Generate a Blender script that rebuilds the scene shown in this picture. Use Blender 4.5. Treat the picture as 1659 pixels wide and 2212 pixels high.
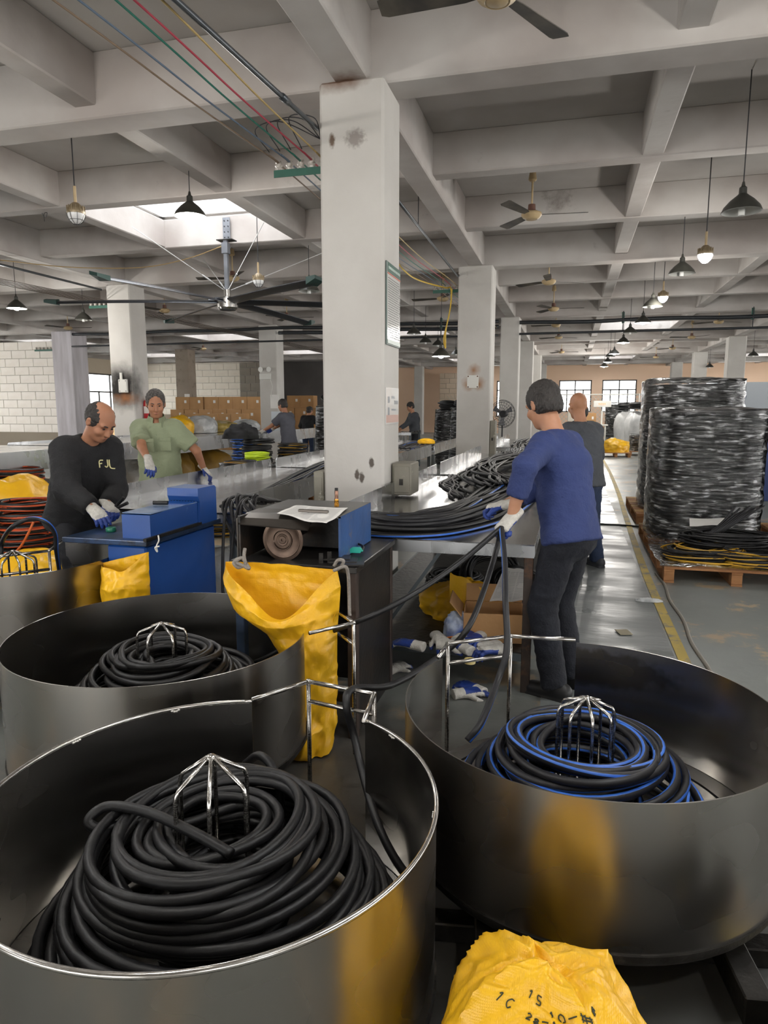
import bpy, bmesh, math, random
import numpy as np
from mathutils import Vector, Matrix, noise as mn
from mathutils.bvhtree import BVHTree
PI = math.pi
for o in list(bpy.data.objects):
    bpy.data.objects.remove(o, do_unlink=True)
S = bpy.context.scene
COL = S.collection
random.seed(7)
# ------------------------------------------------------------------ camera
FPX = 1500.0; CXP = 829.5; CYP = 1106.0; CAMH = 1.58
PITCH = math.atan(226 / 1500.0); YAW = math.atan(404 / math.hypot(1500, 226))
cam_d = bpy.data.cameras.new('camera'); cam = bpy.data.objects.new('camera', cam_d); COL.objects.link(cam)
cam.location = (0, 0, CAMH); cam.rotation_euler = (PI / 2 - PITCH, 0, YAW)
cam_d.sensor_fit = 'VERTICAL'; cam_d.sensor_height = 36; cam_d.sensor_width = 27
cam_d.lens = FPX / 2212 * 36; cam_d.clip_start = .05; cam_d.clip_end = 300
S.camera = cam
# ------------------------------------------------------------------ world, exposure
W = bpy.data.worlds.new('world'); S.world = W; W.use_nodes = True
bg = W.node_tree.nodes['Background']; bg.inputs[0].default_value = (1.0, .985, .96, 1); bg.inputs[1].default_value = 3.0
S.view_settings.view_transform = 'Standard'; S.view_settings.look = 'None'
S.view_settings.gamma = 1; S.view_settings.use_curve_mapping = False
S.view_settings.exposure = .98
# ------------------------------------------------------------------ pixel -> place helper
_fw = np.array([-math.sin(YAW) * math.cos(PITCH), math.cos(YAW) * math.cos(PITCH), -math.sin(PITCH)])
_rt = np.array([math.cos(YAW), math.sin(YAW), 0.0]); _up = np.cross(_rt, _fw)
def P(x, y, X=None, Y=None, Z=None, d=None):
    r = _fw + _rt * (x - CXP) / FPX + _up * (CYP - y) / FPX
    if Z is not None: t = (Z - CAMH) / r[2]
    elif Y is not None: t = Y / r[1]
    elif X is not None: t = X / r[0]
    else: t = d
    return np.array([0, 0, CAMH]) + r * t
# ------------------------------------------------------------------ materials
MATS = {}
def rgb(h):
    h = h.lstrip('#'); c = [int(h[i:i + 2], 16) / 255 for i in (0, 2, 4)]
    return tuple((v / 12.92 if v <= .04045 else ((v + .055) / 1.055) ** 2.4) for v in c)
def mat(name, col, rough=.6, metal=0, n2=None, nscale=4, namt=.5, bump=0, bscale=30, spec=.5, coat=0, stretch=(1, 1, 1), rvar=0, trans=0, emit=None, estr=0, detail=4, n3=None, n3scale=1.5, n3lo=.55, n3hi=.7, alpha=1, sheen=0, bdist=.02):
    if name in MATS: return MATS[name]
    m = bpy.data.materials.new(name); m.use_nodes = True; MATS[name] = m
    nt = m.node_tree; N = nt.nodes; L = nt.links; b = N['Principled BSDF']
    if isinstance(col, str): col = rgb(col)
    if isinstance(n2, str): n2 = rgb(n2)
    if isinstance(n3, str): n3 = rgb(n3)
    b.inputs['Base Color'].default_value = (*col, 1); b.inputs['Roughness'].default_value = rough
    b.inputs['Metallic'].default_value = metal; b.inputs['Specular IOR Level'].default_value = spec
    b.inputs['Coat Weight'].default_value = coat; b.inputs['Transmission Weight'].default_value = trans
    b.inputs['Alpha'].default_value = alpha; b.inputs['Sheen Weight'].default_value = sheen
    if emit is not None:
        b.inputs['Emission Color'].default_value = (*emit, 1); b.inputs['Emission Strength'].default_value = estr
    if n2 is not None or bump or rvar or n3 is not None:
        tc = N.new('ShaderNodeTexCoord'); mp = N.new('ShaderNodeMapping'); mp.inputs['Scale'].default_value = stretch
        L.new(tc.outputs['Object'], mp.inputs['Vector'])
        out = None
        if n2 is not None or rvar:
            nz = N.new('ShaderNodeTexNoise'); nz.inputs['Scale'].default_value = nscale; nz.inputs['Detail'].default_value = detail
            L.new(mp.outputs[0], nz.inputs['Vector'])
            if n2 is not None:
                mr = N.new('ShaderNodeMapRange'); mr.interpolation_type = 'SMOOTHSTEP'; mr.inputs[1].default_value = .5 - .22; mr.inputs[2].default_value = .5 + .22; mr.inputs[3].default_value = 0; mr.inputs[4].default_value = namt
                L.new(nz.outputs[0], mr.inputs[0])
                mx = N.new('ShaderNodeMix'); mx.data_type = 'RGBA'; mx.inputs[6].default_value = (*col, 1); mx.inputs[7].default_value = (*n2, 1)
                L.new(mr.outputs[0], mx.inputs[0]); out = mx.outputs[2]
            if rvar:
                m2 = N.new('ShaderNodeMapRange'); m2.interpolation_type = 'SMOOTHSTEP'; m2.inputs[1].default_value = .3; m2.inputs[2].default_value = .7; m2.inputs[3].default_value = max(0, rough - rvar); m2.inputs[4].default_value = min(1, rough + rvar)
                L.new(nz.outputs[0], m2.inputs[0]); L.new(m2.outputs[0], b.inputs['Roughness'])
        if n3 is not None:
            nz3 = N.new('ShaderNodeTexNoise'); nz3.inputs['Scale'].default_value = n3scale; nz3.inputs['Detail'].default_value = 8; nz3.inputs['Roughness'].default_value = .7
            L.new(tc.outputs['Object'], nz3.inputs['Vector'])
            m3 = N.new('ShaderNodeMapRange'); m3.inputs[1].default_value = n3lo; m3.inputs[2].default_value = n3hi; L.new(nz3.outputs[0], m3.inputs[0])
            mx3 = N.new('ShaderNodeMix'); mx3.data_type = 'RGBA'; mx3.inputs[7].default_value = (*n3, 1)
            if out is not None: L.new(out, mx3.inputs[6])
            else: mx3.inputs[6].default_value = (*col, 1)
            L.new(m3.outputs[0], mx3.inputs[0]); out = mx3.outputs[2]
        if out is not None: L.new(out, b.inputs['Base Color'])
        if bump:
            nb = N.new('ShaderNodeTexNoise'); nb.inputs['Scale'].default_value = bscale; nb.inputs['Detail'].default_value = 5
            L.new(mp.outputs[0], nb.inputs['Vector'])
            bp = N.new('ShaderNodeBump'); bp.inputs['Strength'].default_value = bump; bp.inputs['Distance'].default_value = bdist
            L.new(nb.outputs[0], bp.inputs['Height']); L.new(bp.outputs[0], b.inputs['Normal'])
    return m
def stain_or_shade(m, center, radii, col, lo=1.0, hi=.35, nsc=6, namt=.5):
    """a stain with a shape of its own: soot, rust, dirt or painted shade around a point (object coordinates)"""
    nt = m.node_tree; N = nt.nodes; L = nt.links; b = N['Principled BSDF']
    tc = N.new('ShaderNodeTexCoord'); s = N.new('ShaderNodeVectorMath'); s.operation = 'SUBTRACT'; s.inputs[1].default_value = center
    L.new(tc.outputs['Object'], s.inputs[0])
    dv = N.new('ShaderNodeVectorMath'); dv.operation = 'DIVIDE'; dv.inputs[1].default_value = radii; L.new(s.outputs[0], dv.inputs[0])
    ln = N.new('ShaderNodeVectorMath'); ln.operation = 'LENGTH'; L.new(dv.outputs[0], ln.inputs[0])
    nz = N.new('ShaderNodeTexNoise'); nz.inputs['Scale'].default_value = nsc; nz.inputs['Detail'].default_value = 6; L.new(tc.outputs['Object'], nz.inputs['Vector'])
    ma = N.new('ShaderNodeMath'); ma.operation = 'MULTIPLY_ADD'; ma.inputs[1].default_value = namt; L.new(nz.outputs[0], ma.inputs[0]); L.new(ln.outputs['Value'], ma.inputs[2])
    mr = N.new('ShaderNodeMapRange'); mr.inputs[1].default_value = lo + namt * .5; mr.inputs[2].default_value = hi + namt * .5; L.new(ma.outputs[0], mr.inputs[0])
    mx = N.new('ShaderNodeMix'); mx.data_type = 'RGBA'; mx.inputs[7].default_value = (*col, 1); L.new(mr.outputs[0], mx.inputs[0])
    bi = b.inputs['Base Color']
    if bi.is_linked: L.new(bi.links[0].from_socket, mx.inputs[6])
    else: mx.inputs[6].default_value = bi.default_value[:]
    L.new(mx.outputs[2], bi)
def film_mat(name, tint=(.9, .92, .95), density=.25, bump=1.0, bscale=(6, 6, 26), rough=.12):
    if name in MATS: return MATS[name]
    m = bpy.data.materials.new(name); m.use_nodes = True; MATS[name] = m
    nt = m.node_tree; N = nt.nodes; L = nt.links; out = N['Material Output']; b = N['Principled BSDF']
    b.inputs['Base Color'].default_value = (*tint, 1); b.inputs['Roughness'].default_value = rough; b.inputs['Specular IOR Level'].default_value = 1
    tr = N.new('ShaderNodeBsdfTransparent'); gl = N.new('ShaderNodeBsdfGlossy'); gl.inputs['Roughness'].default_value = rough
    tc = N.new('ShaderNodeTexCoord'); mp = N.new('ShaderNodeMapping'); mp.inputs['Scale'].default_value = bscale; L.new(tc.outputs['Object'], mp.inputs[0])
    nz = N.new('ShaderNodeTexNoise'); nz.inputs['Scale'].default_value = 1; nz.inputs['Detail'].default_value = 6; nz.inputs['Distortion'].default_value = .6; L.new(mp.outputs[0], nz.inputs[0])
    bp = N.new('ShaderNodeBump'); bp.inputs['Strength'].default_value = bump; bp.inputs['Distance'].default_value = .03; L.new(nz.outputs[0], bp.inputs['Height'])
    L.new(bp.outputs[0], gl.inputs['Normal']); L.new(bp.outputs[0], b.inputs['Normal'])
    nd = N.new('ShaderNodeTexNoise'); nd.inputs['Scale'].default_value = 2.2; nd.inputs['Detail'].default_value = 5; L.new(mp.outputs[0], nd.inputs[0])
    mr = N.new('ShaderNodeMapRange'); mr.inputs[1].default_value = .52; mr.inputs[2].default_value = .72; mr.inputs[3].default_value = density * .1; mr.inputs[4].default_value = min(1, density * 3); L.new(nd.outputs[0], mr.inputs[0])  # white streaks in the opacity stand in for glints on the film
    m1 = N.new('ShaderNodeMixShader'); L.new(mr.outputs[0], m1.inputs[0]); L.new(tr.outputs[0], m1.inputs[1]); L.new(b.outputs[0], m1.inputs[2])
    lw = N.new('ShaderNodeFresnel'); lw.inputs[0].default_value = 1.5; L.new(bp.outputs[0], lw.inputs['Normal'])
    ad = N.new('ShaderNodeMath'); ad.operation = 'MULTIPLY_ADD'; ad.inputs[1].default_value = 1.0; ad.inputs[2].default_value = .0; L.new(lw.outputs[0], ad.inputs[0]); ad.use_clamp = True
    m2 = N.new('ShaderNodeMixShader'); L.new(ad.outputs[0], m2.inputs[0]); L.new(m1.outputs[0], m2.inputs[1]); L.new(gl.outputs[0], m2.inputs[2])
    L.new(m2.outputs[0], out.inputs[0])
    return m
def steel(name, col=(.56, .55, .53), rough=.3, rvar=.1, stretch=(1, 1, 40), nscale=6, bump=.04, n3=None, dirt=.6, detail=4):
    m = mat(name, col, rough, 1, n2=tuple(c * dirt for c in col), nscale=nscale, namt=.8, stretch=stretch, rvar=rvar, bump=bump, bscale=12, n3=n3, n3scale=2.5, n3lo=.58, n3hi=.72, detail=detail)
    return m

# ------------------------------------------------------------------ mesh builder
class MB:
    def __init__(s): s.v = []; s.f = []; s.m = []
    def add(s, verts, faces, mi=0):
        o = len(s.v); s.v.extend([tuple(map(float, q)) for q in verts]); s.f.extend([tuple(i + o for i in q) for q in faces]); s.m.extend([mi] * len(faces) if isinstance(mi, int) else mi)
        return s
    def box(s, c, d, rz=0, mi=0, bev=0, rot=None):
        hx, hy, hz = d[0] / 2, d[1] / 2, d[2] / 2
        R = rot if rot is not None else Matrix.Rotation(rz, 3, 'Z')
        if bev <= 0:
            vs = [(x * hx, y * hy, z * hz) for x in (-1, 1) for y in (-1, 1) for z in (-1, 1)]
            fs = [(0, 1, 3, 2), (4, 6, 7, 5), (0, 4, 5, 1), (2, 3, 7, 6), (0, 2, 6, 4), (1, 5, 7, 3)]
        else:
            b = min(bev, hx * .9, hy * .9, hz * .9); vs = []; idx = {}
            for x in (-1, 1):
                for y in (-1, 1):
                    for z in (-1, 1):
                        for a in range(3):
                            q = [x * (hx - b), y * (hy - b), z * (hz - b)]; q[a] = (x, y, z)[a] * (hx, hy, hz)[a]
                            idx[(x, y, z, a)] = len(vs); vs.append(tuple(q))
            fs = []
            I = lambda x, y, z, a: idx[(x, y, z, a)]
            for g in (-1, 1):
                fs.append((I(g, -1, -1, 0), I(g, 1, -1, 0), I(g, 1, 1, 0), I(g, -1, 1, 0)))
                fs.append((I(-1, g, -1, 1), I(1, g, -1, 1), I(1, g, 1, 1), I(-1, g, 1, 1)))
                fs.append((I(-1, -1, g, 2), I(1, -1, g, 2), I(1, 1, g, 2), I(-1, 1, g, 2)))
                for h in (-1, 1):
                    fs.append((I(g, h, -1, 0), I(g, h, 1, 0), I(g, h, 1, 1), I(g, h, -1, 1)))
                    fs.append((I(g, -1, h, 0), I(g, 1, h, 0), I(g, 1, h, 2), I(g, -1, h, 2)))
                    fs.append((I(-1, g, h, 1), I(1, g, h, 1), I(1, g, h, 2), I(-1, g, h, 2)))
                    for k in (-1, 1): fs.append((I(g, h, k, 0), I(g, h, k, 1), I(g, h, k, 2)))
        return s.add([R @ Vector(q) + Vector(c) for q in vs], fs, mi)
    def bar(s, a, b, w, h=None, mi=0, bev=0):
        """square bar between two points"""
        a = Vector(a); b = Vector(b); d = b - a; q = d.to_track_quat('Z', 'Y').to_matrix()
        return s.box((a + b) / 2, (w, h or w, d.length), mi=mi, bev=bev, rot=q)
    def cyl(s, a, b, r0, r1=None, n=12, mi=0, cap=True):
        r1 = r0 if r1 is None else r1; a = Vector(a); b = Vector(b); q = (b - a).to_track_quat('Z', 'Y').to_matrix()
        vs = []
        for k in range(n):
            t = 2 * PI * k / n; u = q @ Vector((math.cos(t), math.sin(t), 0)); vs.append(a + u * r0); vs.append(b + u * r1)
        fs = [(2 * k, 2 * ((k + 1) % n), 2 * ((k + 1) % n) + 1, 2 * k + 1) for k in range(n)]
        if cap: fs += [tuple(2 * k for k in reversed(range(n))), tuple(2 * k + 1 for k in range(n))]
        return s.add(vs, fs, mi)
    def lathe(s, prof, c=(0, 0, 0), n=20, mi=0, a0=0, a1=2 * PI, rot=None):
        full = abs(a1 - a0 - 2 * PI) < 1e-6; m = n if full else n + 1; k = len(prof); c = Vector(c); R = rot or Matrix.Identity(3)
        vs = []
        for i in range(m):
            t = a0 + (a1 - a0) * i / n
            for r, z in prof: vs.append(R @ Vector((r * math.cos(t), r * math.sin(t), z)) + c)
        fs = []
        for i in range(n):
            j = (i + 1) % m
            for q in range(k - 1): fs.append((i * k + q, j * k + q, j * k + q + 1, i * k + q + 1))
        return s.add(vs, fs, mi)
    def prism(s, pts, axis, a, b, mi=0):
        """polygon in the plane across axis (0,1,2), extruded a..b"""
        def mk(p, t): q = list(p); q.insert(axis, t); return tuple(q)
        n = len(pts); vs = [mk(p, a) for p in pts] + [mk(p, b) for p in pts]
        fs = [tuple(reversed(range(n))), tuple(range(n, 2 * n))] + [(i, (i + 1) % n, n + (i + 1) % n, n + i) for i in range(n)]
        return s.add(vs, fs, mi)
    def tube(s, path, r, n=8, closed=False, mi=0, stripe=None, smi=1, twist=0, cap=True):
        V, F, Mi = tube_arrays(path, r, n, closed, mi, stripe, smi, twist, cap)
        return s.add(V, F, Mi)
    def sphere(s, c, r, n=12, m=8, mi=0):
        r = (r, r, r) if not hasattr(r, '__len__') else r
        vs = [(c[0], c[1], c[2] - r[2])]
        for j in range(1, m):
            p = -PI / 2 + PI * j / m
            for i in range(n): t = 2 * PI * i / n; vs.append((c[0] + r[0] * math.cos(p) * math.cos(t), c[1] + r[1] * math.cos(p) * math.sin(t), c[2] + r[2] * math.sin(p)))
        vs.append((c[0], c[1], c[2] + r[2])); fs = []
        for i in range(n):
            fs.append((0, 1 + (i + 1) % n, 1 + i)); e = len(vs) - 1; b = 1 + (m - 2) * n; fs.append((e, b + i, b + (i + 1) % n))
            for j in range(m - 2): fs.append((1 + j * n + i, 1 + j * n + (i + 1) % n, 1 + (j + 1) * n + (i + 1) % n, 1 + (j + 1) * n + i))
        return s.add(vs, fs, mi)
    def grid(s, fn, nu, nv, mi=0, closeu=False):
        vs = [fn(i / nu, j / nv) for i in range(nu if closeu else nu + 1) for j in range(nv + 1)]; k = nv + 1; w = nu if closeu else nu + 1
        fs = [(i * k + j, ((i + 1) % w) * k + j, ((i + 1) % w) * k + j + 1, i * k + j + 1) for i in range(nu) for j in range(nv)]
        return s.add(vs, fs, mi)
    def mesh(s, name, mats, smooth=False):
        me = bpy.data.meshes.new(name); me.from_pydata(s.v, [], s.f)
        for m in (mats if isinstance(mats, (list, tuple)) else [mats]): me.materials.append(m)
        if len(set(s.m)) > 1 or (s.m and s.m[0]): me.polygons.foreach_set('material_index', s.m)
        if smooth is True: me.polygons.foreach_set('use_smooth', [True] * len(s.f))
        me.update()
        bm = bmesh.new(); bm.from_mesh(me); bmesh.ops.recalc_face_normals(bm, faces=bm.faces)
        if smooth and smooth is not True:
            for f in bm.faces: f.smooth = True
            for e in bm.edges:
                if len(e.link_faces) == 2 and e.calc_face_angle(0) > smooth: e.smooth = False
        bm.to_mesh(me); bm.free()
        return me
    def build(s, name, mats, parent=None, smooth=False, loc=None, rz=0):
        o = bpy.data.objects.new(name, s.mesh(name, mats, smooth)); COL.objects.link(o)
        if parent is not None: o.parent = parent
        if loc is not None: o.location = loc
        if rz: o.rotation_euler = (0, 0, rz)
        return o
AS = math.radians(35)
def tube_arrays(path, r, n=8, closed=False, mi=0, stripe=None, smi=1, twist=0, cap=True):
    p = np.asarray(path, float); N = len(p)
    if closed: tg = np.roll(p, -1, 0) - np.roll(p, 1, 0)
    else: tg = np.gradient(p, axis=0)
    tg /= np.maximum(np.linalg.norm(tg, axis=1, keepdims=True), 1e-9)
    u = np.zeros_like(p); a = np.array([0, 0, 1.0]) if abs(tg[0][2]) < .9 else np.array([1.0, 0, 0])
    u0 = a - tg[0] * (a @ tg[0]); u[0] = u0 / np.linalg.norm(u0)
    for i in range(1, N):
        q = u[i - 1] - tg[i] * (u[i - 1] @ tg[i]); l = np.linalg.norm(q); u[i] = q / l if l > 1e-6 else u[i - 1]
    w = np.cross(tg, u)
    rr = np.full(N, r) if np.isscalar(r) else np.asarray(r, float)
    tw = np.linspace(0, twist, N) if np.isscalar(twist) else np.asarray(twist)
    ang = np.arange(n) * 2 * PI / n
    A = ang[None, :] + tw[:, None]
    V = p[:, None, :] + rr[:, None, None] * (np.cos(A)[..., None] * u[:, None, :] + np.sin(A)[..., None] * w[:, None, :])
    V = V.reshape(-1, 3); F = []; Mi = []
    for i in range(N if closed else N - 1):
        j = (i + 1) % N
        for k in range(n):
            l = (k + 1) % n; F.append((i * n + k, i * n + l, j * n + l, j * n + k)); Mi.append(smi if (stripe and k in stripe) else mi)
    if cap and not closed:
        F.append(tuple(reversed(range(n)))); F.append(tuple((N - 1) * n + k for k in range(n))); Mi += [mi, mi]
    return V, F, Mi
def spline(pts, n=60, closed=False):
    p = np.asarray(pts, float); m = len(p); out = []
    segs = m if closed else m - 1
    for t in np.linspace(0, segs, n, endpoint=not closed):
        i = min(int(t), segs - 1); f = t - i
        g = (lambda k: p[k % m]) if closed else (lambda k: p[min(max(k, 0), m - 1)] if 0 <= k < m else (2 * p[0] - p[1] if k < 0 else 2 * p[-1] - p[-2]))
        a, b, c, d = g(i - 1), g(i), g(i + 1), g(i + 2)
        out.append(.5 * (2 * b + (c - a) * f + (2 * a - 5 * b + 4 * c - d) * f * f + (3 * b - a - 3 * c + d) * f ** 3))
    return np.array(out)
def tag(o, label=None, cat=None, group=None, kind=None):
    if label: o['label'] = label
    if cat: o['category'] = cat
    if group: o['group'] = group
    if kind: o['kind'] = kind
    return o
def empty(name, loc=(0, 0, 0), rz=0, label=None, cat=None, group=None):
    o = bpy.data.objects.new(name, None); o.empty_display_size = .1; COL.objects.link(o); o.location = loc; o.rotation_euler = (0, 0, rz)
    return tag(o, label, cat, group)
def copy_tree(o, parent=None, loc=None, rz=None, label=None, group=None):
    c = o.copy(); COL.objects.link(c); c.parent = parent
    if loc is not None: c.location = loc
    if rz is not None: c.rotation_euler = (0, 0, rz)
    if label: c['label'] = label
    if group: c['group'] = group
    for ch in list(o.children): copy_tree(ch, c)
    return c
def N3(p, s=1.0): return mn.noise(Vector((p[0] * s, p[1] * s, p[2] * s)))
def ridge(p, s=1.0): return 1 - 2 * abs(mn.noise(Vector((p[0] * s, p[1] * s, p[2] * s))))
def curve_obj(name, pts, r, m, n=6, smooth=True, N=None, parent=None, closed=False, stripe=None, twist=0):
    path = spline(pts, N, closed) if N else pts
    return MB().tube(path, r, n, closed=closed, stripe=stripe, twist=twist).build(name, m, parent, smooth=smooth)
# ------------------------------------------------------------------ the setting
M_col = mat('painted_column', '#c9c6c1', .75, n2='#b5b1ab', nscale=1.6, namt=.6, bump=.25, bscale=9, n3='#9a938b', n3scale=3, n3lo=.66, n3hi=.75)
M_ceil = mat('ceiling_paint', '#bdbab6', .85, n2='#a29b96', nscale=.9, namt=.7, bump=.2, bscale=5)
M_beam = mat('beam_paint', '#bfbbb7', .85, n2='#9d938d', nscale=1.1, namt=.75, bump=.3, bscale=6, n3='#7d746d', n3scale=1.3, n3lo=.64, n3hi=.8)
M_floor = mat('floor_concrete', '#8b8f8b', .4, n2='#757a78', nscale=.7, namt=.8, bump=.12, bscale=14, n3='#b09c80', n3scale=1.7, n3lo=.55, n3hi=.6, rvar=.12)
M_peach = mat('peach_wall', '#f0d0b4', .85, n2='#e6c3a5', nscale=.5, bump=.1, bscale=6)
M_white = mat('white_wall', '#d9d4cd', .85, n2='#c8c0b6', nscale=.6, bump=.15, bscale=6)
M_dark = mat('shaded_plaster', '#6e6a68', .9, n2='#555150', nscale=.8, bump=.2, bscale=5)  # low light of the store room put into the wall colour
M_block = mat('white_block', '#efeae2', .85, n2='#e2dbd0', nscale=2.2, namt=.8, bump=.2, bscale=12)
M_mortar = mat('mortar', '#a9a49d', .9)
X0, Y0, BX, BY = -1.65, 5.5, 7.0, 7.0
ZC, ZJ, ZM = 4.45, 4.05, 3.96
XS, XE, YS, YE = -22.65, 19.35, -8.5, 47.5
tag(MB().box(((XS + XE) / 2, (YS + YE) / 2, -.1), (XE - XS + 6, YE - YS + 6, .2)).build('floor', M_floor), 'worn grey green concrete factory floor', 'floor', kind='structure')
stain_or_shade(M_floor, (-.7, 2.3, 0), (2.3, 1.7, 1), rgb('#45433f'), 1.15, .45, 1.6, .9)  # oily dirt plus shade around the drums, both put into the floor colour
stain_or_shade(M_floor, (.55, 8.6, 0), (.32, .6, 1), rgb('#4e4e4b'), 1.2, .2, 5, 1.0)
# slab cells with open skylights
sky_cells = {(-2, 4), (1, 10)}
sx, sy = BX / 3, BY / 3
holes = [(-1, 0), (-1, 2), (0, 2), (0, 4), (-2, 0), (-2, 2), (1, 0), (1, 2), (1, 4), (-1, 4)] + [(i, j) for i in (-2, -1, 0, 1) for j in (-1,)] + [(-3, 1), (-3, 0), (-3, 3), (-2, 3), (1, 3), (2, 3), (-3, 2)]   # bays whose middle cell is a skylight, most of them added for more daylight
ceil = MB()
nx0, nx1 = -9, 9; ny0, ny1 = -6, 18
hole_cells = set((bx * 3 + 1, by * 3 + 1) for bx, by in holes) | {(1, 15), (4, 15), (-2, 15), (7, 15)}  # last four cells: skylights added to brighten the far wall
for i in range(nx0, nx1):
    j = ny0
    while j < ny1:
        if (i, j) in hole_cells: j += 1; continue
        k = j
        while k < ny1 and (i, k) not in hole_cells: k += 1
        ceil.box((X0 + (i + .5) * sx, Y0 + (j + k) / 2 * sy, ZC + .06), (sx, (k - j) * sy, .12)); j = k
CEIL = ceil.build('ceiling', M_ceil); tag(CEIL, 'grey painted concrete slab ceiling with a grid of beams', 'ceiling', kind='structure')
for i in range(nx0, nx1 + 1):
    main = i % 3 == 0; w, zb = (.26, ZM) if main else (.21, ZJ)
    MB().box((X0 + i * sx, (YS + YE) / 2, (zb + ZC) / 2), (w, YE - YS, ZC - zb + .01), bev=.012).build('main_beam' if main else 'joist', M_beam, CEIL)
for j in range(ny0, ny1 + 1):
    main = j % 3 == 0; w, zb = (.32, ZM - .012) if main else (.21, ZJ - .012)
    MB().box(((XS + XE) / 2, Y0 + j * sy, (zb + ZC) / 2), (XE - XS, w, ZC - zb + .01), bev=.012).build('cross_beam' if main else 'cross_joist', M_beam, CEIL)
M_well = mat('skylight_well_paint', '#f1f0ee', .8)
M_pane = bpy.data.materials.new('skylight_pane'); M_pane.use_nodes = True
_n = M_pane.node_tree.nodes; _t = _n.new('ShaderNodeBsdfTranslucent'); _t.inputs[0].default_value = (.95, .97, 1, 1); M_pane.node_tree.links.new(_t.outputs[0], _n['Material Output'].inputs[0])
for (i, j) in hole_cells:
    cx, cy = X0 + (i + .5) * sx, Y0 + (j + .5) * sy; w = MB(); hz = .55
    for s in (-1, 1):
        w.box((cx + s * sx / 2, cy, ZC + .06 + hz / 2), (.12, sy + .12, hz)); w.box((cx, cy + s * sy / 2, ZC + .06 + hz / 2), (sx + .12, .12, hz))
    wo = w.build('skylight_well', M_well, CEIL)
    MB().box((cx, cy, ZC + .06 + hz), (sx, sy, .01)).build('skylight_pane', M_pane, wo)
# columns
def column(x, y, w, m, lab, d=None):
    c = MB().box((x, y, ZM / 2), (w, d or w, ZM), bev=.02).build('column', m)
    return tag(c, lab, 'column', kind='structure')
M_col1 = M_col.copy(); M_col1.name = 'painted_column_near'
stain_or_shade(M_col1, (-1.75, 5.25, 3.98), (.3, .3, .12), rgb('#6b4a33'), 1, .3, 14, .5)
stain_or_shade(M_col1, (-1.62, 5.25, 3.55), (.085, .3, .07), rgb('#8f8883'), 1.1, .5, 45, 1.2)
stain_or_shade(M_col1, (-1.80, 5.25, 3.55), (.03, .3, .06), rgb('#6b5a4c'), 1, .5, 40, .8)
for q in ((-1.62, 1.05), (-1.58, 1.03), (-1.5, 1.15)): stain_or_shade(M_col1, (q[0], 5.25, q[1]), (.025, .3, .05), rgb('#5c544d'), 1, .6, 40, .8)
C1 = column(X0, 5.5, .5, M_col1, 'large white concrete column in the middle with pitted plaster')
M_col2 = M_col.copy(); M_col2.name = 'painted_column_rust'
for q in ((-1.74, 1.98), (-1.56, 1.98), (-1.65, 2.2)): stain_or_shade(M_col2, (q[0], 12.2, q[1]), (.10, .3, .11), rgb('#9c6d42'), 1.3, -.1, 9, 1.2)
C2 = column(X0, 12.5, .58, M_col2, 'white column with rust stained plate beyond the hose table')
M_col3 = M_col.copy(); M_col3.name = 'painted_column_soot'
stain_or_shade(M_col3, (-8.66, 12.25, 1.98), (.34, .3, .36), rgb('#1c1815'), 1.5, .55, 5, .9)
stain_or_shade(M_col3, (-8.6, 12.25, 1.75), (.30, .3, .13), rgb('#8a5a34'), 1.2, .1, 9, 1.2)
C3 = column(X0 - 7, 12.5, .52, M_col3, 'white column with a soot burnt patch around a small box')
M_colb = mat('bare_column', '#a39688', .85, n2='#8b7d70', nscale=1.5, bump=.3, bscale=8, n3='#6f655c', n3scale=3)
M_colg = mat('streaked_column', '#cfcbd0', .8, n2='#aaa5a8', nscale=2, stretch=(3, 3, .35), namt=.8, bump=.2, bscale=8)
column(X0 - 14, 19.5, .75, M_colg, 'pale streaked column at the end of the white block wall')
column(X0 - 7, 19.5, .55, M_col, 'white column with emergency lamp and taped notices')
column(X0 - 14, 26.5, .6, M_colb, 'bare brownish concrete column behind the carton pile')
ords = ['third', 'fourth', 'fifth', 'sixth']
for n in range(2, 6): column(X0, Y0 + 7 * n, .5, M_col, ords[n - 2] + ' white column in the row beyond the hose table')
for n, t in zip(range(3, 6), ('nearest', 'middle', 'farthest')): column(X0 + 7, Y0 + 7 * n, .55, M_col, t + ' white column above the wrapped stacks on the right')
column(X0 + 7, 5.5 + 7 * 2, .5, M_col, 'white column just outside the right edge')
for n, t in zip(range(3, 6), ('first', 'second', 'third')): column(X0 - 7, Y0 + 7 * n, .5, M_col, t + ' grey column of the far left aisle')
# walls
def wallbox(name, c, d, m, lab): return tag(MB().box(c, d).build(name, m), lab, 'wall', kind='structure')
# far wall with windows: pieces around the openings
FY = 44.0
def wall_with_windows(name, axis, pos, a0, a1, ops, zt, m, lab, zb=0, th=.24):
    mb = MB(); xs = sorted(set([a0, a1] + [v for o in ops for v in o[:2]]))
    def bx(u0, u1, z0, z1):
        if u1 - u0 < 1e-4 or z1 - z0 < 1e-4: return
        c = [0, 0, (z0 + z1) / 2]; d = [th, th, z1 - z0]; c[axis] = (u0 + u1) / 2; d[axis] = u1 - u0; c[1 - axis] = pos + th / 2; mb.box(c, d)
    for u0, u1 in zip(xs[:-1], xs[1:]):
        o = [q for q in ops if q[0] <= u0 + 1e-6 and q[1] >= u1 - 1e-6]
        if o: bx(u0, u1, zb, o[0][2]); bx(u0, u1, o[0][3], zt)
        else: bx(u0, u1, zb, zt)
    return tag(mb.build(name, m), lab, 'wall', kind='structure')
M_frame = mat('window_frame', '#4b4643', .5)
M_glass = mat('window_glass', '#eef4f8', .08, trans=1, spec=.5); M_glass.node_tree.nodes['Principled BSDF'].inputs['IOR'].default_value = 1.02
wn = [0]
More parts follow.
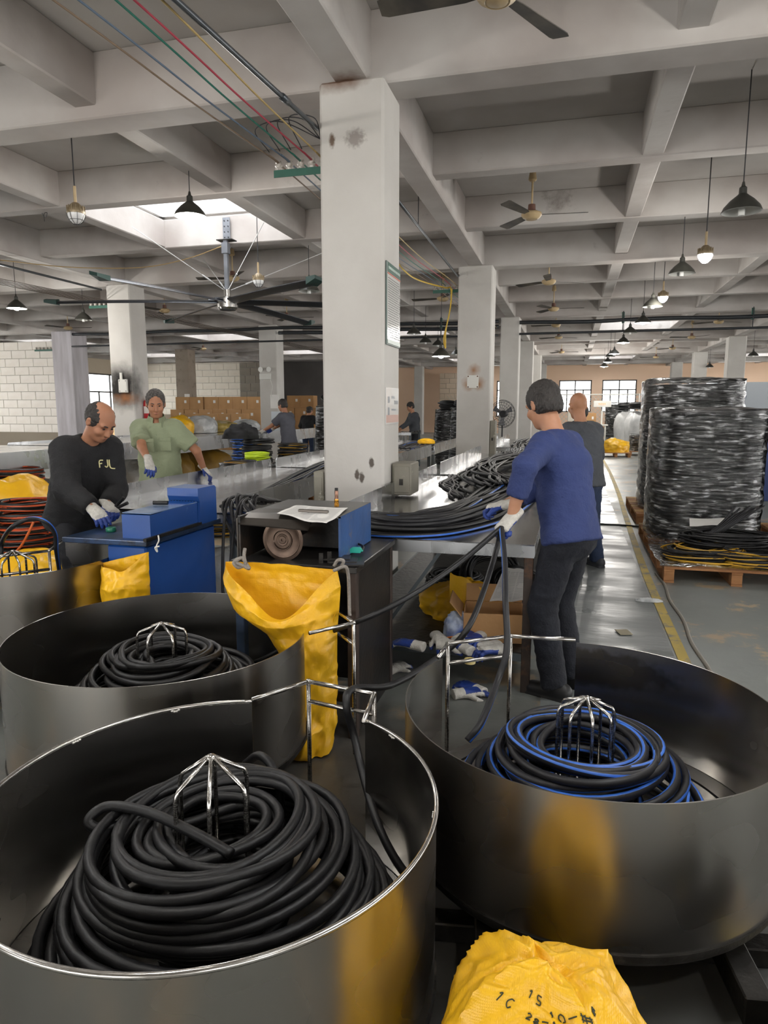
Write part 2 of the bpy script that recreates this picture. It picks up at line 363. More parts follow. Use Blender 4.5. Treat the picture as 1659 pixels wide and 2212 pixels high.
def window(axis, pos, u0, u1, z0, z1, rail, nup, nlow, lab, th=.06):
    wn[0] += 1; o = empty('window_%d' % wn[0], (0, 0, 0), 0, lab, 'window'); o['kind'] = 'structure'
    fr = MB()
    def bx(mb, a, b, c, d, t=th):
        ce = [0, 0, (c + d) / 2]; di = [t, t, d - c]; ce[axis] = (a + b) / 2; di[axis] = b - a; ce[1 - axis] = pos + .1; mb.box(ce, di)
    w = .07
    bx(fr, u0, u1, z0, z0 + w); bx(fr, u0, u1, z1 - w, z1); bx(fr, u0, u0 + w, z0, z1); bx(fr, u1 - w, u1, z0, z1); bx(fr, u0, u1, rail - w / 2, rail + w / 2)
    for k in range(1, nup): t = u0 + (u1 - u0) * k / nup; bx(fr, t - w / 2, t + w / 2, rail, z1)
    for k in range(1, nlow): t = u0 + (u1 - u0) * k / nlow; bx(fr, t - w / 2, t + w / 2, z0, rail)
    fr.build('window_frame', M_frame, o)
    for k in range(nup):
        g = MB(); bx(g, u0 + (u1 - u0) * k / nup + w / 2, u0 + (u1 - u0) * (k + 1) / nup - w / 2, rail, z1 - w / 2, .008); g.build('pane', M_glass, o)
    for k in range(nlow):
        g = MB(); bx(g, u0 + (u1 - u0) * k / nlow + w / 2, u0 + (u1 - u0) * (k + 1) / nlow - w / 2, z0 + w / 2, rail, .008); g.build('pane', M_glass, o)
fw = [(-.75, 1.15, 1.3, 3.2), (1.75, 3.7, 1.3, 3.2), (6.5, 8.4, 1.3, 3.2), (-4.5, -2.6, 1.0, 3.2)]
wall_with_windows('wall_back', 0, FY, -15.65, XE, fw, ZC, M_peach, 'peach painted far end wall with wide windows')
for q, l in zip(fw, ('wide window in the far peach wall right behind the bald head', 'wide window in the far peach wall above the chain fence', 'window in the far peach wall hidden behind the wrapped stacks', 'window in the far wall glimpsed between the white columns')):
    window(0, FY, q[0], q[1], q[2], q[3], 2.62, 2, 4, l)
lw = [(28.9, 33.2, .9, 3.3), (35, 37, .9, 3.3)]
wall_with_windows('wall_left', 1, XS - .24, YS, 40, [(5, 18, .5, 3.8), (20.3, 27.6, .9, 3.25), (29.4, 33.0, .9, 3.25)], ZC, mat('cream_wall', '#d6c8b4', .85, n2='#c4b49e', nscale=.6, bump=.15, bscale=6), 'cream painted left outer wall with windows')
window(1, XS - .24, 20.3, 27.6, .9, 3.25, 2.35, 3, 6, 'large white glazed window in the left wall behind the balding man')
window(1, XS - .24, 29.4, 33.0, .9, 3.25, 2.35, 2, 4, 'narrow slice of window seen beside the fire extinguisher')
# white block wall: backing + every block as a piece
def block_wall(name, axis, pos, u0, u1, z0, z1, bw, bh, m, lab, sgn=-1, seed=1, joint=.012, mort=None):
    rnd = random.Random(seed); c = [0, 0, (z0 + z1) / 2]; d = [.2, .2, z1 - z0]; c[axis] = (u0 + u1) / 2; d[axis] = u1 - u0; c[1 - axis] = pos - sgn * .1
    w = tag(MB().box(c, d).build(name, mort or M_mortar), lab, 'wall', kind='structure')
    full = None; r = 0; z = z0
    while z < z1 - .02:
        h = min(bh, z1 - z); u = u0 - (bw / 2 if r % 2 else 0) * (1 if r % 4 < 2 else .7)
        while u < u1 - .01:
            a = max(u, u0); b = min(u + bw, u1)
            if b - a > .05:
                dd = [.05, .05, h - joint]; dd[axis] = b - a - joint
                key = (round(b - a, 3), round(h, 3))
                if full is None: full = {}
                if key not in full: full[key] = MB().box((0, 0, 0), dd, bev=.006).mesh('block', m)
                o = bpy.data.objects.new('block', full[key]); COL.objects.link(o); o.parent = w
                cc = [0, 0, z + h / 2]; cc[axis] = (a + b) / 2; cc[1 - axis] = pos + sgn * (.012 + rnd.uniform(-.006, .006)); o.location = cc
            u += bw
        z += bh; r += 1
    return w
block_wall('wall_blocks_left', 0, 19.7, -20.6, -16.05, 0.75, 3.72, .56, .27, M_block, 'white painted block wall at the far left')
M_block2 = mat('cream_block', '#efe6d8', .85, n2='#e0d3c0', nscale=1.5, namt=.8, bump=.2, bscale=8, n3='#e6dfd3', n3scale=1.5)
block_wall('wall_blocks_rear', 0, 33.6, -22.6, -15.9, 1.2, 3.9, .75, .33, M_block2, 'cream block wall behind the cartons', seed=4)
M_block3 = mat('grey_block', '#8d8478', .9, n2='#6f675e', nscale=1.5, bump=.2, bscale=8)
block_wall('wall_blocks_grey', 0, 33.3, -16.55, -15.35, .8, 3.85, .6, .4, M_block3, 'grey bare block pier behind the cartons', seed=5)
wall_with_windows('wall_front', 0, -8.4, XS, XE, [(-12, -1, 0, 3.4), (3, 12, .9, 3.2)], ZC, M_white, 'wall behind the camera with a wide open door')
stain_or_shade(M_beam, (-1.68, 5.32, 3.96), (.16, .22, .06), rgb('#6b4a33'), 1.2, .2, 12, .8)
wallbox('wall_store_side', (-15.5, 35, 2.2), (.2, 2.6, 4.4), M_dark, 'store room side wall coloured dark for its low light')
wallbox('wall_store_back', (-13.3, 36.3, 2.2), (4.6, .2, 4.4), M_dark, 'store room rear wall coloured dark for its low light')
M_block4 = mat('pale_block', '#cbb9a4', .9, n2='#b9a48c', nscale=1.2, bump=.2, bscale=8)
block_wall('wall_blocks_mid', 0, 42.0, -7.7, -5.2, .6, 3.6, .6, .3, M_block4, 'pale block wall seen between the two white columns', seed=6)
M_yel = mat('yellow_line_paint', '#cdb04a', .6, n2='#a08d48', nscale=3, namt=.7, n3='#77766d', n3scale=5, n3lo=.52, n3hi=.62)
ly = MB(); yp = spline([(.74, 1.2, 0), (.75, 4.5, 0), (.75, 6.4, 0), (.77, 7.85, 0), (.83, 10.4, 0), (.92, 13.9, 0), (.99, 18.7, 0), (1.0, 24, 0), (1.0, 34, 0)], 60)
for a, b in zip(yp[:-1], yp[1:]): ly.add([(a[0] - .035, a[1], .006), (a[0] + .035, a[1], .006), (b[0] + .035, b[1], .006), (b[0] - .035, b[1], .006)], [(0, 1, 2, 3)])
tag(ly.build('trim_1', M_yel), 'worn yellow painted line along the walkway', 'floor line', kind='structure')
l2 = MB().box((-2.0, 11.5, .004), (.07, 14, .004)); tag(l2.build('trim_2', M_yel), 'yellow floor line left of the middle column', 'floor line', kind='structure')
M_sheet = mat('floor_film', '#7d817f', .36, n2='#666a6b', nscale=1.2, namt=.8, rvar=.14, bump=.35, bscale=2.5, stretch=(.8, 2.2, 1), spec=.5, bdist=.03)
fs = MB().grid(lambda u, v: (-.1 + .8 * u, 2.9 + 17 * v, .003 + .004 * max(0, N3((u * 1.2, v * 42, 0), 1))), 10, 200)
tag(fs.build('floor_sheet', M_sheet, smooth=True), 'wrinkled grey protective sheet laid along the walkway', 'floor sheet')
ft = MB().tube([(.86 + .012 * math.sin(i * .7), 3.0 + i * .12, .004) for i in range(34)], .014, 6); tag(ft.build('floor_cable_strip', mat('strip_rubber', '#8a857c', .6), smooth=True), 'thin grey strip lying beside the yellow line', 'strip')
# ------------------------------------------------------------------ smooth bodies: signed distances meshed with surface nets
def U(v): v = np.asarray(v, float); return v / max(1e-9, np.linalg.norm(v))
def sdf_build(prims, res, lo=None, hi=None):
    """prims: dict(t,...) cap: a,b,ra,rb ; ecap: a,b,ra=(s,n),rb,side ; ell: c,r,R ; k smooth ; sub ; fa/fb flat ends"""
    bb = []
    for p in prims:
        if p['t'] == 'ell': m = max(p['r']); bb.append((np.array(p['c']) - m, np.array(p['c']) + m))
        else:
            m = max(np.max(p['ra']), np.max(p['rb'])); a, b = np.array(p['a'], float), np.array(p['b'], float); bb.append((np.minimum(a, b) - m, np.maximum(a, b) + m))
    lo = np.min([b[0] for b, p in zip(bb, prims) if not p.get('sub')], 0) - 4 * res; hi = np.max([b[1] for b, p in zip(bb, prims) if not p.get('sub')], 0) + 4 * res
    n = np.ceil((hi - lo) / res).astype(int) + 1
    D = np.full(n, .2, np.float32)
    for p, (l, h) in zip(prims, bb):
        k = p.get('k', .02); mg = k + 3 * res
        i0 = np.clip(np.floor((l - mg - lo) / res).astype(int), 0, n - 1); i1 = np.clip(np.ceil((h + mg - lo) / res).astype(int) + 1, 1, n)
        if np.any(i1 <= i0): continue
        g = np.stack(np.meshgrid(*[lo[a] + np.arange(i0[a], i1[a]) * res for a in range(3)], indexing='ij'), -1)
        if p['t'] == 'ell':
            q = g - np.array(p['c']); R = p.get('R'); q = q @ np.array(R).T if R is not None else q; r = np.array(p['r'], float)
            k0 = np.linalg.norm(q / r, axis=-1); k1 = np.linalg.norm(q / (r * r), axis=-1); d = k0 * (k0 - 1) / np.maximum(k1, 1e-6)
        else:
            a, b = np.array(p['a'], float), np.array(p['b'], float); ab = b - a; L = np.linalg.norm(ab); ax = ab / L
            tt = (g - a) @ ax; t = np.clip(tt / L, 0, 1); q = g - a - t[..., None] * ab
            if p['t'] == 'cap': d = np.linalg.norm(q, axis=-1) - (p['ra'] + (p['rb'] - p['ra']) * t)
            else:
                sd = np.array(p['side'], float); sd = U(sd - ax * (sd @ ax)); nm = np.cross(ax, sd)
                ra, rb = np.array(p['ra'], float), np.array(p['rb'], float)
                rs = ra[0] + (rb[0] - ra[0]) * t; rn = ra[1] + (rb[1] - ra[1]) * t; al = np.minimum(rs, rn) * 1.0
                ku = np.sqrt((q @ sd / rs) ** 2 + (q @ nm / rn) ** 2 + (q @ ax / al) ** 2); kg = np.sqrt((q @ sd / rs ** 2) ** 2 + (q @ nm / rn ** 2) ** 2 + (q @ ax / al ** 2) ** 2)
                d = np.where(kg > 1e-6, ku * (ku - 1) / np.maximum(kg, 1e-6), -al)
            if p.get('fa'): d = np.maximum(d, -tt)
            if p.get('fb'): d = np.maximum(d, tt - L)
        s = tuple(slice(i0[a], i1[a]) for a in range(3)); o = D[s]
        if p.get('sub'):
            d = -d; hh = np.clip(.5 - .5 * (o - d) / k, 0, 1); D[s] = o * (1 - hh) + d * hh + k * hh * (1 - hh)
        else:
            hh = np.clip(.5 + .5 * (d - o) / k, 0, 1); D[s] = d * (1 - hh) + o * hh - k * hh * (1 - hh)
    D[0] = D[-1] = .2; D[:, 0] = D[:, -1] = .2; D[:, :, 0] = D[:, :, -1] = .2
    return D, lo
def surface_nets(D, lo, res):
    s = D < 0; c = [D[i:D.shape[0] - 1 + i, j:D.shape[1] - 1 + j, k:D.shape[2] - 1 + k] for i in (0, 1) for j in (0, 1) for k in (0, 1)]
    cnt = sum((x < 0).astype(np.int8) for x in c); mask = (cnt > 0) & (cnt < 8); idx = np.full(mask.shape, -1, np.int64); ids = np.argwhere(mask); idx[mask] = np.arange(len(ids))
    cv = np.stack([x[mask] for x in c], 1); off = np.array([(i, j, k) for i in (0, 1) for j in (0, 1) for k in (0, 1)], float)
    acc = np.zeros((len(ids), 3)); num = np.zeros(len(ids))
    for a in range(8):
        for b in range(a + 1, 8):
            if np.abs(off[a] - off[b]).sum() != 1: continue
            va, vb = cv[:, a], cv[:, b]; m = (va < 0) != (vb < 0)
            t = np.where(m, va / np.where(m, va - vb, 1), 0); acc += np.where(m[:, None], off[a] + t[:, None] * (off[b] - off[a]), 0); num += m
    V = lo + (ids + acc / num[:, None]) * res; F = []
    for ax in range(3):
        sl0 = [slice(None)] * 3; sl1 = [slice(None)] * 3; sl0[ax] = slice(0, -1); sl1[ax] = slice(1, None)
        ch = s[tuple(sl0)] != s[tuple(sl1)]; e = np.argwhere(ch); u, w = [(1, 2), (2, 0), (0, 1)][ax]
        ok = (e[:, u] > 0) & (e[:, w] > 0) & (e[:, u] < D.shape[u] - 1) & (e[:, w] < D.shape[w] - 1); e = e[ok]
        fl = s[tuple(e.T)]
        def at(du, dw): q = e.copy(); q[:, u] -= du; q[:, w] -= dw; return idx[tuple(q.T)]
        A, B, C_, E_ = at(1, 1), at(0, 1), at(0, 0), at(1, 0); q = np.stack([A, B, C_, E_], 1); q[~fl] = q[~fl][:, ::-1]; F.append(q)
    return V, np.concatenate(F)
def sdf_obj(name, prims, res, mats, parent=None, disp=None, matfn=None, smoothit=1, origin=None):
    D, lo = sdf_build(prims, res); V, F = surface_nets(D, lo, res)
    for _ in range(smoothit):                       # light Laplacian
        acc = np.zeros_like(V); n = np.zeros(len(V))
        for a, b in ((0, 1), (1, 2), (2, 3), (3, 0)):
            np.add.at(acc, F[:, a], V[F[:, b]]); np.add.at(n, F[:, a], 1); np.add.at(acc, F[:, b], V[F[:, a]]); np.add.at(n, F[:, b], 1)
        V = V * .5 + .5 * acc / np.maximum(n, 1)[:, None]
    if disp is not None:
        fn = np.cross(V[F[:, 2]] - V[F[:, 0]], V[F[:, 3]] - V[F[:, 1]]); vn = np.zeros_like(V)
        for a in range(4): np.add.at(vn, F[:, a], fn)
        vn /= np.maximum(np.linalg.norm(vn, axis=1, keepdims=True), 1e-12)
        V = V + vn * np.array([disp(p) for p in V])[:, None]
    if origin is not None: V = V - np.array(origin)
    me = bpy.data.meshes.new(name); me.from_pydata(V.tolist(), [], F.tolist())
    for m in (mats if isinstance(mats, (list, tuple)) else [mats]): me.materials.append(m)
    if matfn is not None:
        c = V[F].mean(1) + (np.array(origin) if origin is not None else 0); me.polygons.foreach_set('material_index', [int(matfn(p)) for p in c])
    me.polygons.foreach_set('use_smooth', [True] * len(F)); me.update()
    bm = bmesh.new(); bm.from_mesh(me); bmesh.ops.recalc_face_normals(bm, faces=bm.faces); bm.to_mesh(me); bm.free()
    o = bpy.data.objects.new(name, me); COL.objects.link(o)
    if parent is not None: o.parent = parent
    if origin is not None and parent is None: o.location = tuple(origin)
    return o
def cap(a, b, ra, rb=None, k=.02, **kw): return dict(t='cap', a=a, b=b, ra=ra, rb=ra if rb is None else rb, k=k, **kw)
def ell(c, r, R=None, k=.02, **kw): return dict(t='ell', c=c, r=r, R=R, k=k, **kw)
def ecap(a, b, ra, rb, side, k=.04, **kw): return dict(t='ecap', a=a, b=b, ra=ra, rb=rb, side=side, k=k, **kw)
M_glw = mat('knit_glove', '#c9c6bf', .9, n2='#a7a39b', nscale=40, namt=.6, bump=.4, bscale=160)
M_glb = mat('blue_dipped_glove', '#23408f', .55, n2='#182a63', nscale=12, namt=.7, bump=.2, bscale=60)
def hand_prims(w, hd, hn, thumb, curl=.5, sc=1.0, spread=.0, cuff=.0, r=1.0):
    """w wrist, hd direction of the hand, hn palm normal (towards the grip), thumb +1/-1 side"""
    hd = U(hd); hn = U(np.array(hn) - hd * (np.array(hn) @ hd)); sd = np.cross(hn, hd) * thumb; w = np.array(w, float); P_ = []
    pc = w + hd * .05 * sc
    P_.append(ecap(w - hd * cuff * sc, w + hd * .02 * sc, (.032 * sc * r, .024 * sc * r), (.033 * sc * r, .022 * sc * r), sd, .01, fa=True))
    P_.append(ecap(w + hd * .015 * sc, w + hd * .085 * sc, (.034 * sc * r, .019 * sc * r), (.041 * sc * r, .016 * sc * r), sd, .012))
    ln = (.072, .08, .075, .06)
    for i in range(4):
        b = w + (hd * (.088 - .004 * abs(i - 1.2)) + sd * (.031 - .0205 * i)) * sc; d0 = U(hd + sd * spread * (1.5 - i) * .25)
        c = curl * (1 + .12 * i); L = ln[i] * sc
        d1 = d0 * math.cos(c * .6) + hn * math.sin(c * .6); d2 = d0 * math.cos(c * 1.5) + hn * math.sin(c * 1.5); d3 = d0 * math.cos(c * 2.2) + hn * math.sin(c * 2.2)
        p1 = b + d1 * L * .46; p2 = p1 + d2 * L * .33; p3 = p2 + d3 * L * .24
        P_ += [cap(b - hd * .012 * sc, p1, .0102 * sc * r, .0095 * sc * r, .005), cap(p1, p2, .0095 * sc * r, .0088 * sc * r, .004), cap(p2, p3, .0088 * sc * r, .0078 * sc * r, .004)]
    tb = w + (hd * .03 + sd * .03 + hn * .006) * sc; t1 = tb + U(hd * .75 + sd * .75 + hn * .35) * .042 * sc; t2 = t1 + U(hd * .95 + sd * .25 + hn * (.3 + curl * .4)) * .03 * sc
    P_ += [cap(tb, t1, .0135 * sc * r, .0115 * sc * r, .008), cap(t1, t2, .0112 * sc * r, .0092 * sc * r, .005)]
    return P_
def glove_mat(w, hd, hn, sc=1.0, back=.35, line=.075):
    hd = U(hd); hn = U(np.array(hn) - hd * (np.array(hn) @ hd)); w = np.array(w)
    return lambda p: 1 if ((p - w) @ hn > .0015 * sc and (p - w) @ hd > .012 * sc) or (p - w) @ hd > (line + .035) * sc else 0
def make_glove(curl, seed):
    pr = hand_prims((0, 0, .02), (1, 0, .05), (0, 0, -1), 1, curl, 1.05, .6, .05, 1.12)
    return sdf_obj('work_glove', pr, .0045, [M_glw, M_glb], None, None, glove_mat((0, 0, .02), (1, 0, .05), (0, .35, -1) if seed % 2 else (0, .2, 1), 1.05))
# ------------------------------------------------------------------ coiling drums in the foreground
M_ss = steel('brushed_stainless', (.36, .343, .32), .28, .04, stretch=(1, 1, 1.6), nscale=3, bump=0, dirt=.9, detail=1)
M_ssin = steel('brushed_stainless_inside', (.40, .385, .362), .25, .04, stretch=(1, 1, 1.6), nscale=3, bump=0, dirt=.9, detail=1)
M_ssdirt = steel('stainless_with_dried_mud', (.40, .385, .362), .25, .04, stretch=(1, 1, 1.6), nscale=3, bump=0, dirt=.9, detail=1)
M_tube = steel('polished_tube', (.62, .60, .57), .22, .08, nscale=30, dirt=.6)
M_dirtysteel = mat('dirty_steel', '#3a3835', .5, .7, n2='#23211f', nscale=8, namt=.8, bump=.2, bscale=30, n3='#6d655c', n3scale=6, n3lo=.6, n3hi=.75)
M_rub = mat('black_rubber', '#18181a', .46, n2='#111113', nscale=20, namt=.6, bump=.06, bscale=80, spec=.45)
M_rubg = mat('grey_black_rubber', '#222226', .5, n2='#161619', nscale=14, namt=.7, spec=.45)
M_bstripe = mat('blue_stripe', '#3f78d8', .4, n2='#2a4fa8', nscale=9, namt=.5)
M_ystripe = mat('yellow_stripe', '#c79a2c', .45)
M_ostripe = mat('orange_stripe', '#b5491f', .45)
def rim_angle(px, py, z, c):
    q = P(px, py, Z=z); return math.atan2(q[1] - c[1], q[0] - c[0])
def drum(name_label, c, R, z0, z1, gap, rim_tube=False, mud=False, pan=True, weld_seed=0):
    """gap = (a_start, a_end): the wall runs from a_start to a_end anticlockwise, open in between"""
    root = empty('coiling_drum', (c[0], c[1], 0), 0, name_label, 'drum')
    a0, a1 = gap
    while a1 < a0: a1 += 2 * PI
    n = 96; t = .004
    w = MB(); prof = [(R - t, z0), (R, z0), (R, z1), (R - t, z1), (R - t, z0)]
    w.lathe([(R, z0), (R, z1)], n=n, a0=a0, a1=a1, mi=0); w.lathe([(R, z1), (R - t, z1)], n=n, a0=a0, a1=a1, mi=0)
    w.lathe([(R - t, z1), (R - t, z0)], n=n, a0=a0, a1=a1, mi=1)
    for a in (a0, a1):
        u = Vector((math.cos(a), math.sin(a), 0)); w.add([u * R + Vector((0, 0, z0)), u * R + Vector((0, 0, z1)), u * (R - t) + Vector((0, 0, z1)), u * (R - t) + Vector((0, 0, z0))], [(0, 1, 2, 3)], 0)
    w.build('wall', [M_ss, M_ssdirt if mud else M_ssin], root, smooth=AS)
    if rim_tube:
        ang = np.linspace(a0, a1, 120); r = MB().tube([(R * math.cos(a), R * math.sin(a), z1 + .002) for a in ang], .0065, 8)
        ro = r.build('rim', M_tube, root, smooth=True)
        rnd = random.Random(weld_seed)
        for k in range(9):
            a = a0 + (a1 - a0) * (k + .5 + rnd.uniform(-.2, .2)) / 9; wl = MB()
            for q in range(4): wl.sphere(((R - .005) * math.cos(a + q * .012), (R - .005) * math.sin(a + q * .012), z1 - .004 + rnd.uniform(-.002, .002)), (.006, .006, .005), 6, 4)
            wl.build('weld_bead', M_tube, ro, smooth=True)
    # pan with an outer step and a dark joint ring near the wall
    p = MB(); p.lathe([(0.001, z0 + .03), (R * .84, z0 + .026)], n=72, mi=0); p.lathe([(R * .84, z0 + .026), (R * .845, z0 + .014), (R * .855, z0 + .014), (R * .86, z0 + .026)], n=72, mi=1); p.lathe([(R * .86, z0 + .026), (R - .006, z0 + .022)], n=72, mi=0)
    p.build('pan', [M_ssin, mat('dark_joint', '#0d0c0b', .8)], root, smooth=AS)
    sk = MB().lathe([(R - .012, z0 - .03), (R - .012, z0 + .005), (R + .006, z0 + .005), (R + .006, z0 - .012), (R - .006, z0 - .03)], n=72)
    sk.build('bottom_ring', M_dirtysteel, root, smooth=AS)
    return root
def cage(root, zc, hleg, rad, n=6, rot=.3, zb=None, r=.006):
    """spindle: rods that rise, bend inwards and meet at the top"""
    cg = empty('spindle_cage'); cg.parent = root
    for k in range(n):
        a = rot + 2 * PI * k / n; u = np.array([math.cos(a), math.sin(a), 0])
        pts = [u * rad + (0, 0, zb), u * rad + (0, 0, zc - hleg - .012), u * (rad - .004) + (0, 0, zc - hleg + .004), u * (rad * .9) + (0, 0, zc - hleg + .014), u * .008 + (0, 0, zc)]
        MB().tube(pts, r, 7).build('rod', M_tube, cg, smooth=True)
    MB().sphere((0, 0, zc), (.014, .014, .009), 10, 6).build('weld_top', M_tube, cg, smooth=True)
    return cg
def gate(root, c, pts, zt, zl, posts, zb=.05, r=.0085):
    """pts world xy along the top rail, posts indices carry posts, second rail zl between the posts"""
    g = empty('guide_frame'); g.parent = root
    L = [np.array([p[0] - c[0], p[1] - c[1], zt]) for p in pts]
    for a, b in zip(L[:-1], L[1:]): MB().tube([a, (a + b) / 2, b], r, 8).build('top_rail', M_tube, g, smooth=True)
    for i in posts:
        q = L[i]; MB().tube([q + (0, 0, .006), (q[0], q[1], (zt + zb) / 2), (q[0], q[1], zb)], r, 8).build('post', M_tube, g, smooth=True)
        MB().sphere(tuple(q), r * 1.25, 8, 6).build('corner_weld', M_tube, g, smooth=True)
    for a, b in zip(posts[:-1], posts[1:]):
        A = L[a].copy(); B = L[b].copy(); A[2] = B[2] = zl; MB().tube([A, (A + B) / 2, B], r, 8).build('lower_rail', M_tube, g, smooth=True)
    return g
def coil_path(c, turns, seed, jr=.012, jz=.006, tilt=.0, per=40, off=.02):
    """turns: list of (radius, z); one continuous hose wound turn after turn"""
    rnd = random.Random(seed); pts = []; n = len(turns); ph0 = rnd.uniform(0, 6.28)
    pars = []
    for _ in range(n + 1):
        oa = rnd.uniform(0, 6.28); om = rnd.uniform(0, off)
        pars.append((om * math.cos(oa), om * math.sin(oa), rnd.uniform(0, 6.28), rnd.uniform(.3, 1) * jr, rnd.uniform(0, 6.28), rnd.uniform(.2, 1) * jz, rnd.uniform(0, 6.28), rnd.uniform(-1, 1) * tilt))
    T = turns + [turns[-1]]
    for i in range(n):
        for k in range(per):
            f = k / per; s = f * f * (3 - 2 * f); th = 2 * PI * f + ph0
            def ev(j):
                r, z = T[j]; ox, oy, p1, a1, p2, a2, p3, tl = pars[j]
                rr = r + a1 * math.sin(2 * th + p1) + .4 * a1 * math.sin(3 * th + p3)
                return np.array([c[0] + ox + rr * math.cos(th), c[1] + oy + rr * math.sin(th), z + a2 * math.sin(2 * th + p2) + tl * r * math.sin(th + p3)])
            w = max(0, (f - .55) / .45); w = w * w * (3 - 2 * w)
            pts.append(ev(i) * (1 - w) + ev(i + 1) * w)
    return np.array(pts)
def heap_turns(rin, rout, zb, h, d, seed, peak=.35):
    """surface turns of a heap whose crest sits at a fraction of the ring's width"""
    rnd = random.Random(seed); out = []; rp = rin + (rout - rin) * peak
    nl = int(h / (d * .82))
    for k in range(nl):                       # outer slope from bottom up
        f = (k + .5) / nl; ro = rout - (rout - rp) * f ** 1.6
        out.append((ro, zb + d / 2 + f * (h - d)))
        if k % 2 == 0: out.append((ro - d * .9, zb + d / 2 + f * (h - d) - d * .1))
    q = rp
    while q > rin: out.append((q, zb + h - d * .5 - (rp - q) * .25)); q -= d * .95
    for k in range(nl): f = 1 - (k + 1) / nl; out.append((rin + rnd.uniform(0, .012), zb + d / 2 + f * (h - d) * .95))
    return out
cA, RA, zA = (-.846, 1.476), .570, .60
cB, RB, zB = (.087, 2.27), .598, .62
cC, RC, zC = (-1.65, 2.51), .613, .64
cD, RD, zD = (-3.075, 3.24), .585, .74
# --- drum A, front left
dA = drum('stainless drum with rolled rim nearest the camera at bottom left', cA, RA, .13, zA, (rim_angle(544, 1517, zA, cA), rim_angle(785, 1561, zA, cA)), rim_tube=True, weld_seed=2)
gate(dA, cA, [P(544, 1512, Z=zA), P(666, 1472, Z=zA), P(808, 1499, Z=zA), P(785, 1561, Z=zA)], zA, zA - .075, [1, 2], zb=.02)
cage(dA, .705, .075, .098, 6, .95, .16)
# --- drum B, right
dB = drum('stainless drum at bottom right holding blue striped hose', cB, RB, .20, zB, (rim_angle(947, 1420, zB, cB), rim_angle(1245, 1387, zB, cB)), mud=True)
gate(dB, cB, [P(947, 1420, Z=zB), P(968, 1390, Z=zB), P(1103, 1374, Z=zB), P(1243, 1382, Z=zB)], zB, zB - .085, [1, 2], zb=.10)
cage(dB, .632, .045, .092, 8, .2, .23)
# --- drum C, middle left
dC = drum('stainless drum in the middle left with a flat oval coil of hose', cC, RC, .18, zC, (rim_angle(608, 1307, zC, cC), rim_angle(668, 1368, zC, cC)))
gate(dC, cC, [P(608, 1307, Z=zC), P(718, 1314, Z=zC), P(764, 1345, Z=zC), P(668, 1368, Z=zC)], zC, zC - .1, [1, 2], zb=.02)
cage(dC, .67, .045, .10, 6, .5, .21)
# --- drum D, far left
dD = drum('plain stainless drum at the far left edge in front of the balding man', cD, RD, .20, zD, (rim_angle(149, 1155, zD, cD) + .75, rim_angle(149, 1155, zD, cD)))
gate(dD, cD, [P(150, 1157, Z=zD), P(106, 1190, Z=zD), P(-60, 1208, Z=zD)], zD, zD - .11, [1, 2], zb=.05)
cage(dD, .76, .06, .12, 8, .2, .23)
stain_or_shade(M_ssdirt, (-.03, .58, .52), (.42, .3, .09), rgb('#7d766b'), 1, .75, 22, .9)
def stand(c, R, zt, lab, rz=.3):
    s = empty('drum_stand', (c[0], c[1], 0), rz, lab, 'stand')
    for k in (-1, 1):
        MB().box((k * R * .55, 0, zt - .07), (.07, R * 2.1, .08), bev=.004).build('beam', M_dirtysteel, s)
        MB().box((0, k * R * .55, zt - .14), (R * 2.1, .07, .06), bev=.004).build('cross_beam', M_dirtysteel, s)
    for i in (-1, 1):
        for k in (-1, 1): MB().box((i * R * .55, k * R * .55, (zt - .17) / 2), (.06, .06, max(.02, zt - .17)), bev=.003).build('leg', M_dirtysteel, s)
    MB().cyl((0, 0, zt - .11), (0, 0, zt + .01), .09, n=16).build('pivot', M_dirtysteel, s, smooth=AS)
stand(cA, RA, .10, 'dark steel stand under the nearest drum'); stand(cB, RB, .17, 'dark steel stand under the right drum', .15)
stand(cC, RC, .15, 'dark steel stand under the middle left drum'); stand(cD, RD, .17, 'dark steel stand under the far left drum')
for (x0, y0, x1, y1, z, l) in ((.16, 1.45, .95, 1.72, .12, 'dark steel channel on the floor in front of the right drum'), (.28, 1.18, .95, 1.42, .10, 'second dark steel channel at the bottom right corner')):
    b = MB(); a = Vector((x0, y0, z)); e = Vector((x1, y1, z)); b.bar(a, e, .05, .09, bev=.004); b.bar(a + Vector((0, .05, -.05)), e + Vector((0, .05, -.05)), .1, .02)
    for t in (.1, .9): q = a.lerp(e, t); b.box((q.x, q.y, (z - .04) / 2), (.05, .05, z - .03))
    tag(b.build('floor_channel', M_dirtysteel), l, 'channel')
# --- hose coils, each with the lead that leaves its drum
HAND = P(1083, 1140, Y=3.42)
def coil_obj(lab, path, r, mats, stripe=None, twist=0, extra=(), n=10):
    b = MB(); b.tube(path, r, n, stripe=stripe, twist=twist)
    for e in extra: b.tube(e, r, n, stripe=stripe, twist=2)
    return tag(b.build('hose_coil', mats, smooth=True), lab, 'hose')
tA = heap_turns(.14, .455, .162, .395, .029, 3, .35)
pA = coil_path((cA[0] + .02, cA[1] - .0), tA, 11, .02, .010, .05, 44, .04)
PA = lambda x, y, z: P(x, y, Z=z)
leadA = spline([P(905, 1900, Z=.20), P(870, 1880, Z=.22), P(820, 1790, Z=.30), P(786, 1680, Z=.38), P(765, 1590, Z=.47), P(748, 1520, Z=.585), P(765, 1488, Z=.60), P(850, 1478, Z=.5), P(960, 1410, Z=.52), P(1020, 1340, Z=.66), (HAND + P(1055, 1260, Y=3.35)) / 2, HAND], 90)
